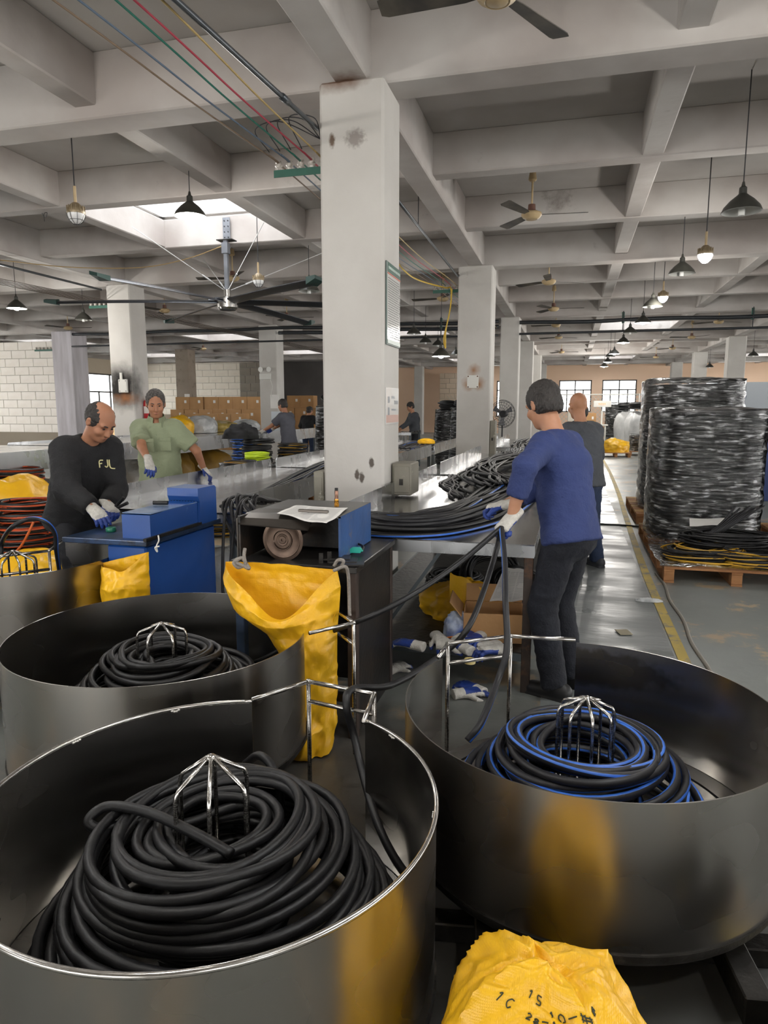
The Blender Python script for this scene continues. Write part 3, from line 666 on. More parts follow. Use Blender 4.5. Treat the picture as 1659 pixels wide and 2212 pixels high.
loopA = spline([P(500, 1845, Z=.53), P(420, 1800, Z=.55), P(320, 1755, Z=.56), P(235, 1742, Z=.55), P(193, 1770, Z=.53), P(215, 1790, Z=.51), P(300, 1775, Z=.50), P(380, 1800, Z=.47)], 50)
archA = spline([P(530, 1650, Z=.43), P(560, 1632, Z=.50), P(590, 1660, Z=.49), P(605, 1720, Z=.44), P(598, 1780, Z=.36), P(570, 1800, Z=.33)], 40)
coil_obj('thick plain black hose heaped in the nearest drum and led to the gloved hand', pA, .0135, [M_rub, M_bstripe], extra=(leadA, loopA, archA))
tB = heap_turns(.16, .37, .228, .27, .028, 5, .4)
pB = coil_path((cB[0] - .01, cB[1] + .02), tB, 21, .018, .010, .06, 44, .035)
leadB = spline([P(1010, 1600, Z=.42), P(1040, 1560, Z=.47), P(1075, 1470, Z=.52), P(1095, 1400, Z=.63), P(1092, 1300, Z=.78), P(1090, 1210, Y=3.2), HAND], 70)
coil_obj('blue striped black hose wound in the right drum and led to the gloved hand', pB, .0135, [M_rubg, M_bstripe], stripe=(2, 6), twist=len(tB) * .9, extra=(leadB,))
tC = heap_turns(.11, .455, .208, .355, .029, 8, .25)
pC = coil_path((cC[0] + .0, cC[1] + .02), tC, 31, .03, .010, .03, 44, .06)
leadC = spline([P(520, 1445, Z=.25), P(560, 1428, Z=.33), P(640, 1390, Z=.45), P(760, 1347, Z=.62), P(860, 1302, Y=2.9), P(980, 1225, Y=3.2), HAND], 80)
coil_obj('plain black hose wound flat in the middle left drum and stretched to the gloved hand', pC, .0135, [M_rub, M_bstripe], extra=(leadC,))
tD = heap_turns(.2, .40, .228, .30, .028, 9, .4)
pD = coil_path(cD, tD, 41, .015, .01, .03, 44, .03)
arcD = spline([P(2, 1200, Z=.66), P(5, 1170, Z=.75), P(25, 1140, Z=.88), P(60, 1122, Z=.93), P(95, 1125, Z=.93), P(118, 1150, Z=.85), P(122, 1190, Z=.72), P(128, 1230, Z=.58)], 50)
coil_obj('black hose with an arched loop rising from the far left drum', pD, .0135, [M_rubg, M_bstripe], stripe=(3,), twist=20, extra=(arcD,))
# ------------------------------------------------------------------ yellow woven bags
def yellow_mat():
    m = mat('yellow_woven_plastic', '#eeb91f', .36, n2='#e0a516', nscale=3, namt=.7, spec=.5, sheen=0)
    nt = m.node_tree; N = nt.nodes; L = nt.links; b = N['Principled BSDF']
    tc = N.new('ShaderNodeTexCoord'); mp = N.new('ShaderNodeMapping'); mp.inputs['Scale'].default_value = (1, 1, 1); L.new(tc.outputs['Object'], mp.inputs[0])
    w1 = N.new('ShaderNodeTexWave'); w1.inputs['Scale'].default_value = 70; w1.bands_direction = 'Z'; L.new(mp.outputs[0], w1.inputs[0])
    w2 = N.new('ShaderNodeTexWave'); w2.inputs['Scale'].default_value = 70; w2.bands_direction = 'X'; L.new(mp.outputs[0], w2.inputs[0])
    nz = N.new('ShaderNodeTexNoise'); nz.inputs['Scale'].default_value = 22; nz.inputs['Detail'].default_value = 6; L.new(mp.outputs[0], nz.inputs[0])
    a = N.new('ShaderNodeMath'); a.operation = 'MULTIPLY'; L.new(w1.outputs[1], a.inputs[0]); L.new(w2.outputs[1], a.inputs[1])
    c = N.new('ShaderNodeMath'); c.operation = 'MULTIPLY_ADD'; c.inputs[1].default_value = .06; L.new(a.outputs[0], c.inputs[0]); L.new(nz.outputs[0], c.inputs[2])
    bp = N.new('ShaderNodeBump'); bp.inputs['Strength'].default_value = .35; bp.inputs['Distance'].default_value = .012; L.new(c.outputs[0], bp.inputs['Height']); L.new(bp.outputs[0], b.inputs['Normal'])
    b.inputs['Subsurface Weight'].default_value = .0
    return m
M_yb = yellow_mat()
M_wb = mat('white_woven_plastic', '#cfd0d0', .4, n2='#b4b6b7', nscale=4, namt=.7, bump=.4, bscale=25)
M_cl = mat('clear_plastic_bag', '#d4d7d8', .2, n2='#a9adb0', nscale=6, namt=.8, bump=.6, bscale=18, spec=.8)
def crump(p, s, seed=0):
    q = Vector((p[0] * s + seed * 3.1, p[1] * s - seed * 1.7, p[2] * s + seed * .9))
    d, _ = mn.voronoi(q * .75); r = 1 - 2 * abs(mn.noise(q * 1.1)); r2 = 1 - 2 * abs(mn.noise(q * 2.7))
    return .9 * (d[1] - d[0]) - .35 + .55 * mn.noise(q * .6) + .25 * r + .13 * r2
def heap_bag(label, c, rx, ry, h, seed, m=None, amp=.12, s=2.2, name='woven_bag', cat='bag', folds=7, nu=72, nv=40, top=.25, rz=0, pw=.62, group=None):
    """slumped bag: bulging sides, gathered crumpled top"""
    def fn(u, v):
        t = 2 * PI * u; f = v ** .85
        ph = f * PI / 2; rr = math.cos(ph) ** pw if f < 1 else 0; z = math.sin(ph) ** .9
        rr *= 1 + .10 * math.sin(PI * min(1, v * 1.4)); cu, sv = math.cos(t), math.sin(t)
        p = (cu * rr, sv * rr, z)
        w = folds * .5 * t + 1.2 * N3(p, 1.2) + seed + 1.3 * v; d = crump(p, s, seed) * amp + amp * (.9 - 1.8 * abs(math.sin(w)) ** .6) * min(1, v * 1.6) * .7
        rr2 = max(.0, rr + d * (.35 + .65 * rr)); z2 = z + amp * .8 * crump((p[0] + 5, p[1], p[2]), s * 1.1, seed) * v - top * .0
        return (cu * rr2 * rx, sv * rr2 * ry, max(0, z2 * h))
    o = MB().grid(fn, nu, nv, closeu=True).build(name, m or M_yb, smooth=AS * 1.6, loc=c, rz=rz)
    tag(o, label, cat, group); o['_r'] = (rx, ry, h)
    return o, fn
bagF, fnF = heap_bag('crumpled yellow woven bag with black handwriting at the bottom edge', (.0, 1.33, 0), .235, .2, .43, 4, amp=.24, s=1.7, folds=4, nu=130, nv=80)
M_ink = mat('black_marker_ink', '#2b3324', .6)
def ink(strokes, uv0, du, dv):
    b = MB()
    for st in strokes:
        pts = []
        for (a, c) in spline(np.array([(q[0], q[1], 0) for q in st], float), 14)[:, :2]:
            u = uv0[0] + a * du; v = uv0[1] + c * dv; p = np.array(fnF(u % 1, v)); e = 1e-3
            nn = np.cross(np.array(fnF((u + e) % 1, v)) - p, np.array(fnF(u % 1, v + e)) - p); nn /= max(1e-9, np.linalg.norm(nn))
            if nn @ np.array([p[0], p[1], .05]) < 0: nn = -nn
            pts.append(p + nn * .0015)
        b.tube(pts, .0013, 5)
    b.build('handwriting', M_ink, bagF)
zero = [(.5, 1), (.2, .8), (.2, .2), (.5, 0), (.8, .2), (.8, .8), (.5, 1)]
def glyph(ch, ox):
    g = {'0': [zero], '1': [[(.3, .8), (.5, 1), (.5, 0)]], '-': [[(.1, .5), (.9, .5)]], '2': [[(.2, .8), (.5, 1), (.8, .7), (.2, 0), (.8, .02)]], '8': [[(.5, .5), (.2, .75), (.5, 1), (.8, .75), (.5, .5), (.15, .25), (.5, 0), (.85, .25), (.5, .5)]],
         'K': [[(.1, .7), (.9, .75)], [(.5, 1), (.48, 0)], [(.1, .3), (.9, .4)], [(.2, 1), (.2, .1)], [(.8, .95), (.85, .1)]], '6': [[(.7, 1), (.25, .6), (.25, .15), (.6, 0), (.8, .3), (.3, .4)]], '5': [[(.8, 1), (.25, 1), (.25, .55), (.75, .5), (.7, .05), (.2, .05)]], 'C': [[(.85, .85), (.45, 1), (.15, .5), (.45, 0), (.85, .15)]]}[ch]
    return [[(x + ox, y) for x, y in st] for st in g]
def word(w): return [st for i, ch in enumerate(w) for st in glyph(ch, i * 1.15)]
ink(word('10-K'), (.755, .72), .024, .05)
ink(word('15'), (.655, .77), .034, .045); ink(word('28-16'), (.685, .66), .022, .035); ink(word('1C'), (.60, .69), .02, .04); ink(word('K'), (.87, .74), .014, .025); ink(word('K'), (.74, .60), .018, .03)
def hung_bag(label, rows, seed, amp=.03, s=7, m=None, nu=96, nv=70, name='hanging_bag'):
    """rows: list of (v, left xyz, right xyz, depth front, sag) ; u 0..0.5 back left->right, 0.5..1 front right->left"""
    vs = [r[0] for r in rows]
    def row(v):
        for a, b in zip(rows[:-1], rows[1:]):
            if v <= b[0] + 1e-9:
                f = (v - a[0]) / (b[0] - a[0]); f = f * f * (3 - 2 * f); return [np.array(a[k], float) * (1 - f) + np.array(b[k], float) * f for k in (1, 2, 3, 4)]
    def fn(u, v):
        L, R, dep, sag = row(v)
        back = u < .5; q = u * 2 if back else 2 - u * 2
        w = math.sin(PI * q) ** .7
        p = L * (1 - q) + R * q + np.array([0, (.02 if back else -1.0) * dep * w if not back else .15 * dep * w, 0])
        if not back: p = p + np.array([0, 0, -sag * math.sin(PI * q) * (1 + .35 * math.sin(7 * q + seed))])
        c = crump(p, s, seed); e = amp * (.35 if v < .05 and back else 1)
        p = p + np.array([.35 * c * e, -(c if not back else -.4 * c) * e, .3 * c * e * (1 - v)])
        return tuple(p)
    o = MB().grid(fn, nu, nv, closeu=True).build(name, m or M_yb, smooth=AS * 1.6)
    return tag(o, label, 'bag')
bag2 = hung_bag('yellow woven bag hanging open from the black cutting machine', [(0, (-1.56, 2.93, .855), (-1.0, 2.93, .845), .16, .17), (.12, (-1.57, 2.93, .77), (-.985, 2.93, .77), .22, .10), (.24, (-1.52, 2.92, .66), (-.99, 2.92, .66), .22, .03), (.34, (-1.36, 2.92, .55), (-1.0, 2.92, .56), .17, .0), (.6, (-1.22, 2.91, .36), (-1.0, 2.91, .36), .13, .0), (.85, (-1.2, 2.89, .13), (-1.0, 2.89, .13), .15, .0), (1, (-1.22, 2.88, .01), (-1.02, 2.88, .01), .17, .0)], 3, amp=.06, s=8)
bag3 = hung_bag('small yellow woven bag tied to the corner of the blue machine', [(0, (-2.50, 3.26, .72), (-2.2, 3.26, .80), .08, .06), (.3, (-2.5, 3.26, .6), (-2.2, 3.26, .62), .14, .0), (.7, (-2.46, 3.25, .3), (-2.2, 3.25, .3), .14, .0), (1, (-2.46, 3.25, .02), (-2.22, 3.25, .02), .14, .0)], 9, amp=.045, s=10)
M_rope = mat('grey_rope', '#8d8780', .85, bump=.5, bscale=120); M_wrope = mat('white_string', '#d8d6d0', .8)
def rope(label, pts, r, m, N=50, name='rope'):
    return tag(curve_obj(name, pts, r, m, 7, N=N), label, 'rope')
rope('grey rope knotted at the left corner of the hanging yellow bag', [P(515, 1206, Y=2.90), P(505, 1216, Y=2.89), P(515, 1226, Y=2.88), P(530, 1218, Y=2.88), P(522, 1205, Y=2.87), P(510, 1214, Y=2.86), P(525, 1222, Y=2.87), P(538, 1228, Y=2.88), P(530, 1215, Y=2.89), P(527, 1200, Y=2.90), P(529, 1185, Y=2.92)], .0085, M_rope, 70)
rope('grey rope looped at the right corner of the hanging yellow bag', [P(722, 1222, Y=2.88), P(730, 1210, Y=2.87), P(742, 1212, Y=2.87), P(735, 1226, Y=2.88), P(722, 1232, Y=2.86), P(745, 1224, Y=2.87), P(752, 1240, Y=2.89), P(754, 1280, Y=2.92), P(755, 1320, Y=2.92), P(756, 1330, Y=2.92)], .008, M_rope, 60)
rope('white string tying the small yellow bag to the blue machine', [P(342, 1157, Y=3.22), P(343, 1168, Y=3.20), P(338, 1180, Y=3.19), P(340, 1192, Y=3.19), P(335, 1183, Y=3.18), P(344, 1180, Y=3.18)], .004, M_wrope, 40)
# ------------------------------------------------------------------ machines
M_blue = mat('blue_machine_paint', '#1f4f9a', .32, n2='#1a4283', nscale=2.5, namt=.6, coat=.2, n3='#5878a8', n3scale=9, n3lo=.7, n3hi=.78, bump=.03, bscale=20)
M_bluew = mat('worn_blue_paint', '#2d568f', .5, n2='#23406d', nscale=6, namt=.7, n3='#6f6257', n3scale=7, n3lo=.6, n3hi=.72, bump=.1, bscale=30)
M_blk = mat('oily_black_steel', '#1a1918', .45, .3, n2='#2a2724', nscale=5, namt=.6, n3='#3c3027', n3scale=5, bump=.1, bscale=30)
M_top = mat('oily_table_top', '#4c4a48', .35, .6, n2='#2c2a28', nscale=6, namt=.9, n3='#77736f', n3scale=7, n3lo=.6, n3hi=.72)
M_bluetop = mat('blue_plate_oily', '#2c4468', .35, .3, n2='#1c2636', nscale=6, namt=.9, n3='#14161b', n3scale=5, n3lo=.5, n3hi=.65)
bmz = empty('blue_cutting_machine', (-2.50, 3.7, 0), 0, 'blue painted cutting machine with a stepped housing on its cabinet', 'machine')
MB().box((.125, 0, .415), (.25, .78, .80), bev=.01).build('cabinet', M_blue, bmz)
MB().box((0, .01, .835), (.55, .85, .03), bev=.004).build('top_plate', M_bluetop, bmz)
hb = MB().prism([(-.35, .85), (.16, .85), (.16, 1.0), (-.35, .985)], 0, .08, .26).build('housing', M_blue, bmz)
MB().box((.17, -.09, .993), (.185, .50, .004)).build('housing_lid', mat('pale_blue_lid', '#7d93b5', .25, n2='#47648f', nscale=6, namt=.9), hb)
for k in range(9): MB().cyl((.09 + .02 * k, .145, .997), (.09 + .02 * k, .145, 1.002), .004, n=8).build('screw', M_dirtysteel, hb)
MB().prism([(.16, .85), (.38, .85), (.38, 1.065), (.36, 1.08), (.15, 1.08), (.15, 1.03), (.17, .99)], 0, .06, .275).build('blade_cover', M_blue, bmz)
MB().box((.268, -.12, .858), (.02, .6, .016)).build('edge_angle', M_dirtysteel, bmz)
tag(MB().lathe([(0, 0), (.028, 0), (.03, .004), (.03, .02), (.028, .024), (.012, .024), (.012, .018), (0, .018)], c=(P(240, 1146, Z=.856)[0], P(240, 1146, Z=.856)[1], .851), n=20).build('tape_roll', mat('green_tape', '#1f6b52', .35), smooth=AS), 'roll of green tape on the blue machine', 'tape')
for i, (px, py, a) in enumerate(((347, 1086, .2), (262, 1092, .6), (268, 1098, .35))):
    q = P(px, py, Z=1.012 if i == 0 else .99); d = np.array([math.cos(a), math.sin(a), 0]) * .045
    if i == 0: tag(MB().cyl(q - d, q + d, .0125, n=12).build('hose_offcut', M_rub, smooth=AS), 'short black hose offcut lying on the blue housing', 'hose piece')
bk = empty('black_cutting_machine', (0, 0, 0), 0, 'black cutting machine with a spinning disc and a worn blue side', 'machine')
MB().box((-1.245, 3.345, .835), (.64, .73, .03), bev=.003).build('table_top', M_top, bk)
MB().box((-.945, 3.35, .42), (.012, .66, .80)).build('side_panel', M_blk, bk)
MB().box((-1.22, 3.68, .42), (.54, .012, .80)).build('rear_panel', M_blk, bk)
for x in (-1.53, -.955):
    for y in (3.02, 3.67): MB().box((x, y, .41), (.045, .045, .82), bev=.003).build('leg', mat('rusty_leg', '#4a3d36', .6, .4, n2='#2e2a2a', nscale=6) if x > -1 else mat('blue_grey_leg', '#3a4a63', .5, .2), bk)
MB().box((-1.24, 3.02, .2), (.56, .03, .04)).build('rail', M_blk, bk)
hs = MB()
hs.box((-1.045, 3.36, .96), (.012, .52, .21), mi=1); hs.box((-1.28, 3.615, .96), (.48, .012, .21), mi=0); hs.box((-1.28, 3.36, 1.062), (.482, .52, .01), mi=2); hs.box((-1.515, 3.3, .96), (.012, .62, .21), mi=0); hs.box((-1.28, 3.35, .96), (.45, .012, .2), mi=0)
ho = hs.build('housing', [M_blk, M_bluew, mat('grey_lid', '#6c6b69', .4, .6, n2='#4b4947', nscale=5)], bk)
gd = MB(); prof = [(2.985, 1.03), (3.02, 1.055), (3.10, 1.068), (3.24, 1.07)]
for (y0, z0), (y1, z1) in zip(prof[:-1], prof[1:]): gd.add([(-1.525, y0, z0), (-1.16, y0, z0 - .015), (-1.16, y1, z1), (-1.525, y1, z1)], [(0, 1, 2, 3)]); gd.add([(-1.525, y0, z0 - .004), (-1.16, y0, z0 - .019), (-1.16, y1, z1 - .004), (-1.525, y1, z1 - .004)], [(0, 1, 2, 3)])
gd.box((-1.523, 3.12, .955), (.006, .27, .20)); gd.build('blade_guard', mat('guard_steel', '#57524d', .35, .8, n2='#2c2926', nscale=5), bk, smooth=AS)
bc = P(611, 1166, Y=3.06)
dk = MB().lathe([(0, -.003), (.005, -.003), (.006, -.008), (.018, -.008), (.02, -.006), (.028, -.0065), (.03, -.005), (.042, -.005), (.046, -.010), (.049, -.010), (.05, -.003), (.082, -.002), (.084, -.003), (.088, -.003), (.09, -.001), (.104, 0), (.104, .003), (0, .003)], n=48, rot=Matrix.Rotation(PI / 2, 3, 'X').to_3x3() @ Matrix.Rotation(PI, 3, 'X'))
dk2 = MB(); dk2.v = [(x, y, z) for (x, y, z) in dk.v]; dk2.f = dk.f; dk2.m = dk.m
dko = dk2.build('blade_disc', mat('spun_blade', '#5c4d43', .36, .9, n2='#3a2f29', nscale=14, namt=.7), bk, smooth=AS); dko.location = tuple(bc)
MB().cyl((bc[0], bc[1] + .005, bc[2]), (bc[0], bc[1] + .28, bc[2]), .02, n=12).build('arbor', M_dirtysteel, bk, smooth=AS)
for k, (dx, dz) in enumerate(((0, .05), (.035, .055))): MB().box((-1.115 + dx, 3.03 + .02 * k, .85 + dz / 2), (.02, .006, dz), rz=.3).build('stop_tab', M_dirtysteel, bk)
for k in range(3): MB().box((-1.06 + .045 * k, 3.1 - .035 * k, .858 + .004 * (2 - k)), (.13, .09, .008), rz=.25).build('shim_plate', M_top, bk)
# paper, bar, fitting, tape measure, strap
M_paper = mat('white_paper', '#eceae6', .7, n2='#dedcd8', nscale=4)
def sheet(label, corners, n=8, seed=0, amp=.006, m=None, name='paper_sheet', lines=True):
    c = [np.array(q, float) for q in corners]
    def fn(u, v):
        p = (c[0] * (1 - u) + c[1] * u) * (1 - v) + (c[3] * (1 - u) + c[2] * u) * v
        return tuple(p + np.array([0, 0, amp * N3((u * 2 + seed, v * 2, seed), 1.3)]))
    o = MB().grid(fn, n, n).build(name, m or M_paper, smooth=True); tag(o, label, 'paper')
    if lines:
        b = MB()
        for k in range(2, 22):
            for s0, s1 in ((.06, .28), (.32, .6), (.64, .94)):
                a0 = np.array(fn(s0, k / 24)) + (0, 0, .0012); a1 = np.array(fn(s1, k / 24)) + (0, 0, .0012); a2 = np.array(fn(s1, k / 24 + .008)) + (0, 0, .0012); a3 = np.array(fn(s0, k / 24 + .008)) + (0, 0, .0012)
                b.add([a0, a1, a2, a3], [(0, 1, 2, 3)])
        b.build('printed_lines', mat('grey_print', '#9a9a9c', .7), o)
    return o
zt = 1.072
sheet('white printed sheets lying on the black cutting machine', [P(598, 1110, Z=zt), P(705, 1133, Z=zt - .0), P(752, 1098, Z=zt), P(640, 1092, Z=zt)], 12, 2, .01)
tag(MB().box(tuple(P(677, 1104, Z=zt + .012)), (.155, .018, .014), rz=-.02, bev=.003).build('steel_bar', mat('bare_bar', '#6f6963', .4, .8), smooth=False), 'flat steel bar weighing down the printed sheets', 'bar')
fit = P(727, 1093, Z=zt); ft = empty('hose_fitting', (fit[0], fit[1], zt - .003), 0, 'brass hose fitting standing on the black cutting machine', 'fitting')
M_brass = mat('brass', '#c08a3c', .25, 1)
MB().cyl((0, 0, 0), (0, 0, .018), .0135, n=6).build('hex_nut', M_brass, ft); MB().lathe([(0, .018), (.011, .018), (.012, .022), (.011, .026), (.0125, .03), (.011, .034), (.011, .04), (0, .04)], n=16).build('brass_body', M_brass, ft, smooth=AS)
MB().lathe([(0, .04), (.0105, .04), (.0105, .046), (.0098, .047), (.0098, .083), (0, .083)], n=16).build('crimp_sleeve', mat('copper_sleeve', '#8a6a5a', .3, .9), ft, smooth=AS); MB().cyl((0, 0, .083), (0, 0, .098), .0088, n=14).build('black_cap', M_rub, ft, smooth=AS)
tm = P(768, 1190, Z=.87); t_ = empty('tape_measure', (tm[0], tm[1], .862), .1, 'small turquoise plastic clip on the black machine table', 'clip'); M_teal = mat('turquoise_plastic', '#2fb5a0', .35)
MB().prism([(-.026, 0), (.026, 0), (.03, .008), (.03, .02), (.022, .026), (-.016, .026), (-.028, .018)], 1, -.012, .012).build('body', M_teal, t_); MB().box((.033, 0, .01), (.008, .015, .006)).build('tab', M_teal, t_)
tag(curve_obj('rubber_strap', [P(733, 1180, Z=.862), P(745, 1172, Z=.875), P(770, 1174, Z=.88), P(785, 1182, Z=.872), P(775, 1192, Z=.866), P(750, 1186, Z=.87), P(738, 1176, Z=.876), P(730, 1168, Z=.866)], .006, M_rub, 7, N=50), 'black rubber strap coiled on the black machine table', 'strap')
# ------------------------------------------------------------------ sheet metal tables (troughs) running into the hall
M_sheet_s = steel('table_stainless', (.66, .665, .68), .16, .07, stretch=(3, .6, 1), nscale=2.5, bump=.02, dirt=.8)
M_flange = steel('flange_stainless', (.50, .51, .52), .3, .1, stretch=(2, 2, 1), nscale=2, bump=0, dirt=.88)
M_legs = mat('grey_painted_leg', '#5d6468', .5, .4, n2='#41464a', nscale=6)
M_rustleg = mat('rusty_brown_leg', '#453a34', .6, .4, n2='#2b2624', nscale=8, namt=.8, n3='#6a4a35', n3scale=7)
def trough(label, x0, x1, y0, y1, z, fl=.10, dn=.07, left=True, right=True, apron=False, legm=None, shelf=None, lz=0, chamf=.03):
    t = empty('sheet_metal_table', ((x0 + x1) / 2, (y0 + y1) / 2, 0), 0, label, 'table'); w = (x1 - x0) / 2; l = (y1 - y0) / 2
    MB().box((0, 0, z - .006), (2 * w, 2 * l, .012)).build('table_top', M_sheet_s, t)
    for s, on in ((-1, left), (1, right)):
        if on:
            h = fl + .07
            MB().prism([(-l, z - dn), (l, z - dn), (l, z + fl - chamf), (l - chamf, z + fl), (-l + chamf, z + fl), (-l, z + fl - chamf)], 0, s * w - .003, s * w + .003).build('flange', M_flange, t)
        else: MB().box((s * w, 0, z - .035), (.006, 2 * l, .06)).build('side_apron', M_flange, t)
    for s in (-1, 1): MB().box((0, s * (l - .006), z - .04), (2 * w, .012, .066)).build('end_apron', M_flange, t)
    for sx_ in (-1, 1):
        for sy_ in (-1, 1): MB().box((sx_ * (w - .03), sy_ * (l - .05), (z - .012) / 2), (.05, .05, z - .012), bev=.003).build('leg', legm or M_legs, t)
    if shelf:
        for sy_ in (-1, 1): MB().box((0, sy_ * (l - .05), shelf), (2 * w - .1, .04, .04)).build('shelf_rail', M_legs, t)
        for sx_ in (-1, 1): MB().box((sx_ * (w - .03), 0, shelf), (.04, 2 * l - .12, .04)).build('shelf_rail', M_legs, t)
        MB().box((0, 0, shelf + .022), (2 * w - .06, 2 * l - .1, .004)).build('shelf', M_dirtysteel, t)
    return t
R1z = .85
tR = trough('sheet metal work table beside the man in the blue shirt', -1.37, -.16, 3.74, 7.35, R1z, .13, .07, True, False, legm=M_rustleg, shelf=.2)
MB().bar((-.30, -1.70, .22), (.10, -1.70, .80), .04, .02).build('brace', M_legs, tR)
trough('second sheet metal table behind the man in the blue shirt', -1.37, -.16, 7.55, 11.2, R1z, .13, .07, True, False)
trough('third sheet metal table of the right row near the standing fan', -1.37, -.16, 13.0, 16.6, R1z, .12, .07, True, False)
trough('shiny trough table in front of the man in the green shirt', -3.52, -2.24, 4.35, 7.85, R1z, .11, .07, True, True)
trough('trough table behind the middle column carrying a few hoses', -3.52, -2.24, 8.0, 11.5, R1z, .11, .07, True, True)
trough('trough table seen through the gap between the two big columns', -3.52, -2.24, 11.75, 15.2, R1z, .11, .07, True, True)
trough('rear trough table at the left edge behind the balding man', -8.25, -6.45, 3.6, 8.6, 1.02, .03, .22, True, True)
trough('rear trough table in front of the burnt column', -8.25, -6.45, 8.75, 12.9, 1.02, .03, .22, True, True)
trough('rear trough table where the man in the grey shirt works', -8.25, -6.45, 13.05, 17.3, 1.02, .03, .22, True, True)
# electrical boxes at the column feet
M_box = mat('weathered_grey_box', '#8f8b7f', .6, .2, n2='#736f66', nscale=4, n3='#c0bcae', n3scale=5, n3lo=.6, n3hi=.66)
def ebox(label, c, d):
    e = empty('switch_box', c, 0, label, 'electrical box'); MB().box((0, 0, 0), d, bev=.008).build('case', M_box, e); MB().box((0, -d[1] / 2 - .004, 0), (d[0] * .8, .008, d[2] * .82), bev=.003).build('door', M_box, e); MB().box((.0, -d[1] / 2 - .012, -.02), (.03, .01, .05)).build('latch', M_dirtysteel, e)
ebox('weathered switch box on the right foot of the middle column', (-1.31, 5.62, 1.0), (.16, .3, .26))
ebox('tall grey box on the left foot of the middle column', (-1.945, 5.35, .82), (.08, .22, .5))
ebox('narrow box on the right foot of the second column', (-1.31, 12.4, 1.05), (.1, .25, .6))
# ------------------------------------------------------------------ hoses laid out on the right table
def lay_hoses(n, ctrl, width, zbase, layers, seed, label, group, r=.0125, stripe_p=.15, N=70, wob=.02, d=.024, scat=.1, names='rubber_hose'):
    """ctrl: centre line (x,y); width(t): half spread; hoses packed side by side in layers"""
    rnd = random.Random(seed); C = spline([(x, y, 0) for x, y in ctrl], N); T = np.gradient(C, axis=0); T /= np.linalg.norm(T, axis=1)[:, None]; Nn = np.stack([-T[:, 1], T[:, 0], np.zeros(N)], 1)
    per = math.ceil(n / layers); k = 0; t = np.linspace(0, 1, N)
    for L in range(layers):
        for i in range(per):
            if k >= n: break
            s = ((i + .5) / per * 2 - 1) * (1 - .16 * L) + rnd.uniform(-.06, .06); ph = rnd.uniform(0, 6.28); fr = rnd.uniform(1.2, 3)
            off = s * np.array([width(q) for q in t]) + wob * np.sin(fr * 2 * PI * t + ph)
            z = zbase + .013 + L * d + .006 * np.sin(2 * fr * PI * t + ph * 2) * (L > 0) + .004 * (L > 0)
            a = int(rnd.uniform(0, scat) * N); b = N - int(rnd.uniform(0, scat * .5) * N)
            p = (C + Nn * off[:, None]); p[:, 2] = np.maximum(z, zbase + r)
            o = MB().tube(p[a:b], r, 7, stripe=(2,) if rnd.random() < stripe_p else None, twist=rnd.uniform(-2, 2)).build(names, [M_rubg if rnd.random() < .7 else M_rub, M_bstripe], smooth=True)
            tag(o, label, 'hose', group); k += 1
lay_hoses(44, [(-1.16, 4.02), (-1.0, 3.95), (-.80, 4.02), (-.66, 4.35), (-.58, 4.85), (-.50, 5.5), (-.46, 6.2)], lambda t: .19 + .10 * t, R1z, 4, 3, 'long black hose in the fanned bundle on the right work table', 'hoses bundled on the right work table', scat=.08, stripe_p=.22)
lay_hoses(30, [(-.5, 5.5), (-.62, 6.1), (-.80, 6.7), (-.88, 7.5), (-.80, 8.4), (-.72, 9.4), (-.7, 10.6)], lambda t: .22 + .06 * math.sin(9 * t), R1z + .045, 4, 5, 'black hose in the swirled pile farther along the right table', 'hoses piled on the right table beyond the bundle', wob=.06, stripe_p=.1)
lay_hoses(8, [(-1.15, 7.4), (-1.12, 6.7), (-.98, 6.1), (-.8, 5.5)], lambda t: .08, R1z, 1, 6, 'stray black hose bending down from the swirled pile', 'stray hoses beside the pile', wob=.03)
lay_hoses(12, [(-.75, 13.1), (-.8, 14.5), (-.75, 16.4)], lambda t: .35, R1z, 2, 8, 'black hose laid on the table by the standing fan', 'hoses on the far right table')
lay_hoses(9, [(-2.36, 4.42), (-2.42, 5.2), (-2.6, 6.2), (-2.85, 7.3), (-3.0, 8.4), (-3.0, 9.8), (-2.95, 11.2)], lambda t: .05 + .13 * t, R1z, 2, 9, 'black hose trailing along the left trough table', 'hoses on the left trough tables', wob=.03, stripe_p=.3)
lay_hoses(14, [(-2.7, 11.9), (-2.8, 13.4), (-2.75, 15)], lambda t: .4, R1z, 1, 10, 'black hose on the trough table between the big columns', 'hoses on the far left trough table')
# loose ends sticking out between the two machines
rnd = random.Random(5)
for k in range(16):
    a = np.array([-2.40 + rnd.uniform(0, .3), 4.75 + rnd.uniform(-.1, .3), .875]); b = np.array([-2.30 + rnd.uniform(-.06, .28), 4.28 + rnd.uniform(-.02, .1), .90 + rnd.uniform(-.01, .05)]); c = np.array([-2.18 + rnd.uniform(0, .35), 4.1 + rnd.uniform(-.12, .12), rnd.uniform(.25, .85)])
    e = c + np.array([rnd.uniform(-.05, .05), rnd.uniform(-.05, 0), -rnd.uniform(.05, .3)]); e[2] = max(.05, e[2])
    tag(MB().tube(spline([a, b, c, e], 24), .011, 7, stripe=(2,) if k % 3 == 0 else None).build('rubber_hose', [M_rubg, M_bstripe], smooth=True), 'hose end hanging in a tangle between the blue and black machines', 'hose', 'hose ends between the two machines')
